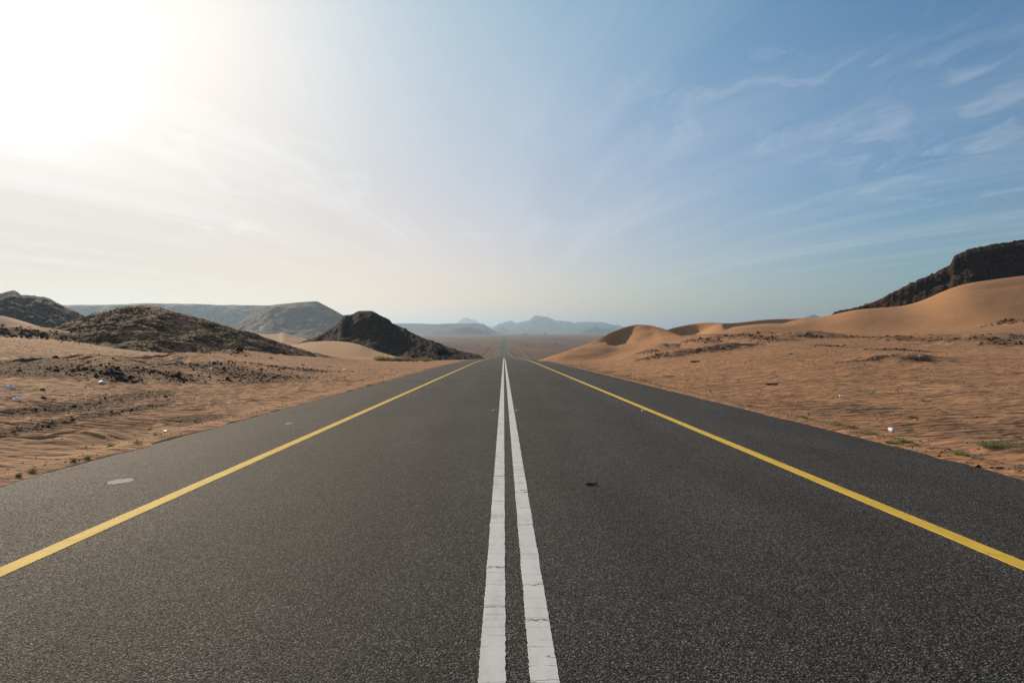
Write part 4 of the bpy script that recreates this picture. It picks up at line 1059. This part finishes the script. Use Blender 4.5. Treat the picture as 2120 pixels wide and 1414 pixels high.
for i, (px, py, a, b_, lab) in enumerate([(72, 744, .42, .2, "flat white sheet lying above the stones at far left"), (353, 754, .40, .18, "flat white strip on the sand above the smaller mound"), (321, 760, .25, .15, "short white strip on the smaller mound crest"), (681, 760, .5, .2, "long flat white scrap in the middle gravel patch"), (758, 783, .22, .1, "flat white scrap alone on the sand left of the road")]):
    sheet("paper_sheet", hit(px, py), a, b_, m_paper, lab, "litter", .8 * i)
def plank(name, p, L, w, h, mat, rz, label):
    bm = bmesh.new(); bmesh.ops.create_cube(bm, size=1.0); bmesh.ops.subdivide_edges(bm, edges=list(bm.edges), cuts=5, use_grid_fill=True)
    for v in bm.verts:
        t = v.co.x * 2
        v.co = Vector((v.co.x * L, v.co.y * w * (1 - .25 * t * t) + 0.15 * w * math.sin(3 * t), v.co.z * h * (1 - .2 * abs(t)) + h * .4 + 0.02 * L * (t * t)))
        v.co += Vector((random.uniform(-1, 1), random.uniform(-1, 1), random.uniform(-1, 1))) * h * .08
    bmesh.ops.bevel(bm, geom=[e for e in bm.edges if e.is_manifold and e.calc_face_angle() > 1.0], offset=h * .1, segments=1, affect='EDGES')
    o = bm_obj(name, bm, mat); o.location = p; o.rotation_euler.z = rz
    return tag(o, label, name.replace('_', ' '))
plank("wooden_plank", hit(1917, 831), .36, .05, .03, m_wood, 0.05, "pale wooden plank lying on the rippled right sand")
plank("wooden_plank", hit(165, 858), .38, .07, .03, m_wood, 0.25, "grey plank end sticking out between the two gravel rows")
plank("charred_stick", hit(1598, 797), .50, .10, .07, m_dwood, 0.1, "dark stick on the right sand beside the road, nearer one")
plank("charred_stick", hit(1439, 750), .80, .14, .12, m_dwood, 0.25, "dark stick on the right sand, farther one by the dunes")

def lathe(name, prof, mat, parent=None, n=20):
    bm = bmesh.new(); rings = []
    for r, z in prof: rings.append([bm.verts.new((r * math.cos(2 * math.pi * i / n), r * math.sin(2 * math.pi * i / n), z)) for i in range(n)])
    for a, b_ in zip(rings[:-1], rings[1:]):
        for i in range(n): bm.faces.new((a[i], a[(i + 1) % n], b_[(i + 1) % n], b_[i]))
    bm.faces.new(rings[0][::-1]); bm.faces.new(rings[-1])
    bmesh.ops.recalc_face_normals(bm, faces=bm.faces)
    return bm_obj(name, bm, mat, parent, True)
# white cup lying mouth to the camera
p = hit(1840, 893)
root = bpy.data.objects.new("foam_cup", None); COL.objects.link(root); tag(root, "white foam cup lying with its rounded side up on the right sand", "cup")
lathe("cup_wall", [(.030, 0), (.034, .003), (.046, .095), (.050, .098), (.047, .100), (.043, .096), (.031, .008)], m_wplastic, root)
lathe("cup_rim", [(.0475, .096), (.0515, .096), (.0525, .099), (.0515, .102), (.0475, .102)], m_wplastic, root)
root.location = (p[0], p[1], p[2] + .045); root.rotation_euler = (R(100), 0, R(25))
# crushed white bottle
p = hit(1744, 822)
root = bpy.data.objects.new("plastic_bottle", None); COL.objects.link(root); tag(root, "white plastic bottle lying on its side on the right sand", "bottle")
lathe("bottle_body", [(.02, 0), (.042, .004), (.044, .02), (.040, .05), (.044, .08), (.040, .11), (.044, .15), (.040, .17), (.016, .20)], m_wplastic, root)
lathe("bottle_cap", [(.016, .2005), (.018, .202), (.018, .222), (.015, .224)], m_bplastic, root)
root.location = (p[0] - .1, p[1], p[2] + .04); root.rotation_euler = (R(90), 0, R(80))

# bent strip of black rubber on the road
d = ray(1224, 1004); tt = np.linspace(3, 20, 4000); k = int(np.argmax(CAM_H + d[2] * tt - road_z(d[1] * tt) < 0))
rx_, ry_ = d[0] * tt[k], d[1] * tt[k]
bm = bmesh.new()
path = []
for i in range(25):
    t = i / 24
    a = t * 2 * math.pi * 0.86 + 0.5
    path.append(Vector((0.062 * math.cos(a) * (1 + .15 * t), 0.030 * math.sin(a) + .008 * math.sin(5 * a), 0.010 + 0.012 * t)))
prev = None
for i, pt in enumerate(path):
    tg = (path[min(i + 1, 24)] - path[max(i - 1, 0)]).normalized(); nn = Vector((-tg.y, tg.x, 0)).normalized()
    ring = [bm.verts.new(pt + nn * (.0045 * math.cos(q)) + Vector((0, 0, .010 * math.sin(q)))) for q in np.linspace(0, 2 * math.pi, 9)[:-1]]
    if prev:
        for j in range(8): bm.faces.new((prev[j], prev[(j + 1) % 8], ring[(j + 1) % 8], ring[j]))
    prev = ring
    if i == 0: first_ring = ring
bm.faces.new(first_ring[::-1]); bm.faces.new(prev)
bmesh.ops.recalc_face_normals(bm, faces=bm.faces)
o = bm_obj("rubber_strip", bm, m_rubber, None, True); o.location = (rx_, ry_, float(road_z(ry_)))
tag(o, "curled strip of shiny black rubber lying on the right lane", "rubber strip")

# ------------------------------------------------------------------ distant cars
m_glass = simple_mat("car_glass", (0.02, 0.025, 0.03), 0.08, spec=0.8); m_tyre = simple_mat("tyre", (0.02, 0.02, 0.02), 0.9); m_lamp = simple_mat("headlamp", (0.8, 0.8, 0.78), 0.15); m_rim = simple_mat("wheel_rim", (0.5, 0.5, 0.5), 0.3, metal=0.8); m_tail = simple_mat("tail_lamp", (0.35, 0.02, 0.02), 0.3)
m_carw = simple_mat("white_car_paint", (0.80, 0.80, 0.78), 0.25, var=0.02); m_card = simple_mat("dark_car_paint", (0.03, 0.032, 0.038), 0.25, var=0.05); m_carg = simple_mat("grey_car_paint", (0.20, 0.21, 0.22), 0.25, var=0.05)
def prism(name, prof, w0, w1, zsplit, mat, parent, bev=0.05):
    "side profile (y,z) extruded across x; upper points narrower"
    bm = bmesh.new(); L = []; Rr = []
    for y, z in prof:
        w = w0 if z <= zsplit else w1
        L.append(bm.verts.new((-w, y, z))); Rr.append(bm.verts.new((w, y, z)))
    n = len(prof)
    for i in range(n): bm.faces.new((L[i], L[(i + 1) % n], Rr[(i + 1) % n], Rr[i]))
    bm.faces.new(L[::-1]); bm.faces.new(Rr)
    bmesh.ops.recalc_face_normals(bm, faces=bm.faces)
    bmesh.ops.bevel(bm, geom=list(bm.edges), offset=bev, segments=2, affect='EDGES')
    return bm_obj(name, bm, mat, parent)
def quad(name, pts, n, mat, parent, t=0.02):
    bm = bmesh.new(); nv = Vector(n).normalized() * t
    lo = [bm.verts.new(Vector(p)) for p in pts]; hi = [bm.verts.new(Vector(p) + nv) for p in pts]
    k = len(pts)
    bm.faces.new(hi); bm.faces.new(lo[::-1])
    for i in range(k): bm.faces.new((lo[i], lo[(i + 1) % k], hi[(i + 1) % k], hi[i]))
    bmesh.ops.recalc_face_normals(bm, faces=bm.faces)
    return bm_obj(name, bm, mat, parent)
def car(x, y, rz, mat, label):
    root = bpy.data.objects.new("car", None); COL.objects.link(root)
    sl = (float(road_z(y + 3)) - float(road_z(y - 3))) / 6
    root.location = (x, y, float(road_z(y)) + .01); root.rotation_euler = (math.atan(sl) * (1 if abs(rz) < 1 else -1), 0, rz)
    tag(root, label, "car", "cars on the far road")
    # local: front is +Y
    prism("body", [(-2.3, .35), (2.25, .35), (2.35, .60), (2.25, .85), (1.15, 1.02), (-2.05, 1.08), (-2.32, .9)], .92, .92, 9, mat, root)
    prism("cabin", [(1.15, 1.03), (.35, 1.62), (.1, 1.70), (-1.5, 1.70), (-1.75, 1.62), (-2.1, 1.06)], .86, .70, 1.2, mat, root)
    quad("windscreen", [(-.74, 1.08, 1.12), (.74, 1.08, 1.12), (.64, .42, 1.60), (-.64, .42, 1.60)], (0, .6, .8), m_glass, root, .04)
    quad("rear_window", [(-.70, -2.07, 1.18), (.70, -2.07, 1.18), (.62, -1.80, 1.58), (-.62, -1.80, 1.58)], (0, -1, .5), m_glass, root, .04)
    for s in (-1, 1):
        quad("side_window", [(s * .865, .85, 1.12), (s * .865, -1.85, 1.12), (s * .72, -1.55, 1.58), (s * .72, .30, 1.58)], (s, 0, .35), m_glass, root, .03)
        quad("headlight", [(s * .50, 2.29, .68), (s * .86, 2.24, .68), (s * .86, 2.20, .82), (s * .50, 2.25, .82)], (0, 1, .2), m_lamp, root, .05)
        quad("tail_light", [(s * .60, -2.30, .78), (s * .88, -2.28, .78), (s * .88, -2.24, .95), (s * .60, -2.26, .95)], (0, -1, .2), m_tail, root, .05)
        for yy in (1.42, -1.38):
            wr = lathe("wheel", [(.20, -.10), (.32, -.10), (.34, -.06), (.34, .06), (.32, .10), (.20, .10)], m_tyre, root, 18)
            wr.location = (s * .82, yy, .34); wr.rotation_euler = (0, math.pi / 2, 0)
            rm_ = lathe("rim", [(.05, .095), (.19, .085), (.205, .105), (.16, .112), (.05, .118)] if s > 0 else [(.05, -.095), (.19, -.085), (.205, -.105), (.16, -.112), (.05, -.118)], m_rim, wr, 18)
car(-2.0, 590, math.pi, m_carw, "white car coming up the far road, nearest of the distant cars")
car(-2.0, 880, math.pi, m_card, "dark car coming up the far road behind the white car")
car(-1.9, 1250, math.pi, m_card, "farthest oncoming car, a black dot beyond the other two")
car(1.9, 1270, 0, m_carg, "grey car driving away in the right lane of the far road")

# ------------------------------------------------------------------ far plain: mast, low buildings, bushes
m_steel = simple_mat("mast_steel", (0.25, 0.25, 0.26), 0.6, metal=0.3); m_wall = simple_mat("plaster_wall", (0.16, 0.14, 0.12), 0.9); m_wallw = simple_mat("pale_wall", (0.6, 0.56, 0.5), 0.9); m_roofm = simple_mat("flat_roof", (0.2, 0.19, 0.18), 0.9); m_win = simple_mat("window_glass", (0.03, 0.035, 0.04), 0.2)
pt = nearest_on("m2", 981, 670)
root = bpy.data.objects.new("lattice_mast", None); COL.objects.link(root); root.location = tuple(pt - np.array([0, 0, 2.0])); tag(root, "thin lattice mast standing on the distant flat mesa", "mast")
bm = bmesh.new()
def bar(bm, a, b_, w):
    a = Vector(a); b_ = Vector(b_); t = (b_ - a).normalized(); s_ = t.cross(Vector((.3, .5, .8))).normalized() * w; q = t.cross(s_).normalized() * w
    A = [bm.verts.new(a + k) for k in (s_, q, -s_, -q)]; B = [bm.verts.new(b_ + k) for k in (s_, q, -s_, -q)]
    for i in range(4): bm.faces.new((A[i], A[(i + 1) % 4], B[(i + 1) % 4], B[i]))
    bm.faces.new(A[::-1]); bm.faces.new(B)
Hm = 58
for z0 in range(0, Hm - 4, 6):
    w0 = 2.6 * (1 - z0 / Hm) + .5; w1 = 2.6 * (1 - (z0 + 6) / Hm) + .5
    for k in range(3):
        a0, a1 = k * 2.094, (k + 1) * 2.094
        bar(bm, (w0 * math.cos(a0), w0 * math.sin(a0), z0), (w1 * math.cos(a0), w1 * math.sin(a0), z0 + 6), .28)
        bar(bm, (w0 * math.cos(a0), w0 * math.sin(a0), z0), (w1 * math.cos(a1), w1 * math.sin(a1), z0 + 6), .16)
bm_obj("lattice", bm, m_steel, root)
bm = bmesh.new(); bar(bm, (0, 0, Hm - 4), (0, 0, Hm + 5), .25); bm_obj("antenna", bm, m_steel, root)
def building(px, d, w, h, mat, label):
    p = at(px, 690, d); z = -20.6
    root = bpy.data.objects.new("building", None); COL.objects.link(root); root.location = (p[0], p[1], z); tag(root, label, "building", "low buildings far out on the plain")
    bm = bmesh.new(); bmesh.ops.create_cube(bm, size=1.0, matrix=Matrix.Translation((0, 0, h / 2)) @ Matrix.Diagonal((w, w * .45, h, 1))); bm_obj("wall", bm, mat, root)
    bm = bmesh.new(); bmesh.ops.create_cube(bm, size=1.0, matrix=Matrix.Translation((0, 0, h + .25)) @ Matrix.Diagonal((w + .8, w * .45 + .8, .5, 1)))
    bmesh.ops.create_cube(bm, size=1.0, matrix=Matrix.Translation((w * .2, 0, h + 1.2)) @ Matrix.Diagonal((w * .18, w * .2, 1.4, 1))); bm_obj("roof", bm, m_roofm, root)
    for k in range(4):
        x = (k - 1.5) * w * .22
        quad("window", [(x - 1, -w * .225, h * .4), (x + 1, -w * .225, h * .4), (x + 1, -w * .225, h * .75), (x - 1, -w * .225, h * .75)], (0, -1, 0), m_win, root, .12)
building(1087, 4200, 34, 7, m_wall, "dark low building on the horizon, leftmost of three right of the road")
building(1116, 4600, 26, 7, m_wallw, "pale low building on the horizon between the two dark ones")
building(1129, 4000, 16, 9, m_wall, "small dark building on the horizon, rightmost of three")
k = 0
for px, py, w, lab in [(988, 715, 5, "dark bush on the stony plain left of the far road"), (976, 706, 6, "bush farther out on the left plain"), (1089, 715, 5, "dark bush on the plain right of the far road"), (1151, 714, 7, "dark bush alone on the right plain nearest the dune"), (1170, 700, 8, "small far bush on the right plain under the blue range"), (989, 727, 2.5, "small bush just beyond the toe of the dark hill"), (992, 727, 2.2, "tiny bush right beside the one beyond the hill toe")]:
    d_ = ray(px, py); Y = (-20.2 - CAM_H) / d_[2] * d_[1]; X = (-20.2 - CAM_H) / d_[2] * d_[0]
    z = float(lookup(np.array([X]), np.array([Y]))[0])
    plant((X, Y, z), w * .5, w * .4, w * .3, 300, m_dark, lab, leaf=w * 0.05, name="plain_bush", cat="bush", group="bushes on the far plain")

# ------------------------------------------------------------------ haze
bm = bmesh.new()
hz0, hz1 = -25.0, 345.0
bmesh.ops.create_cube(bm, size=1.0, matrix=Matrix.Translation((0, 0, (hz0 + hz1) / 2)) @ Matrix.Diagonal((72000, 72000, hz1 - hz0, 1)))
m_haze = bpy.data.materials.new("haze"); m_haze.use_nodes = True
hn = m_haze.node_tree; hn.nodes.clear()
pv = N(hn, "ShaderNodeVolumePrincipled", {'Color': (0.42, 0.58, 0.76, 1), 'Density': 1.05e-4, 'Anisotropy': 0.45})
N(hn, "ShaderNodeOutputMaterial", {'Volume': pv.outputs[0]})
haze = bm_obj("haze", bm, m_haze)
tag(haze, "thin desert dust haze over the whole place", kind="stuff")
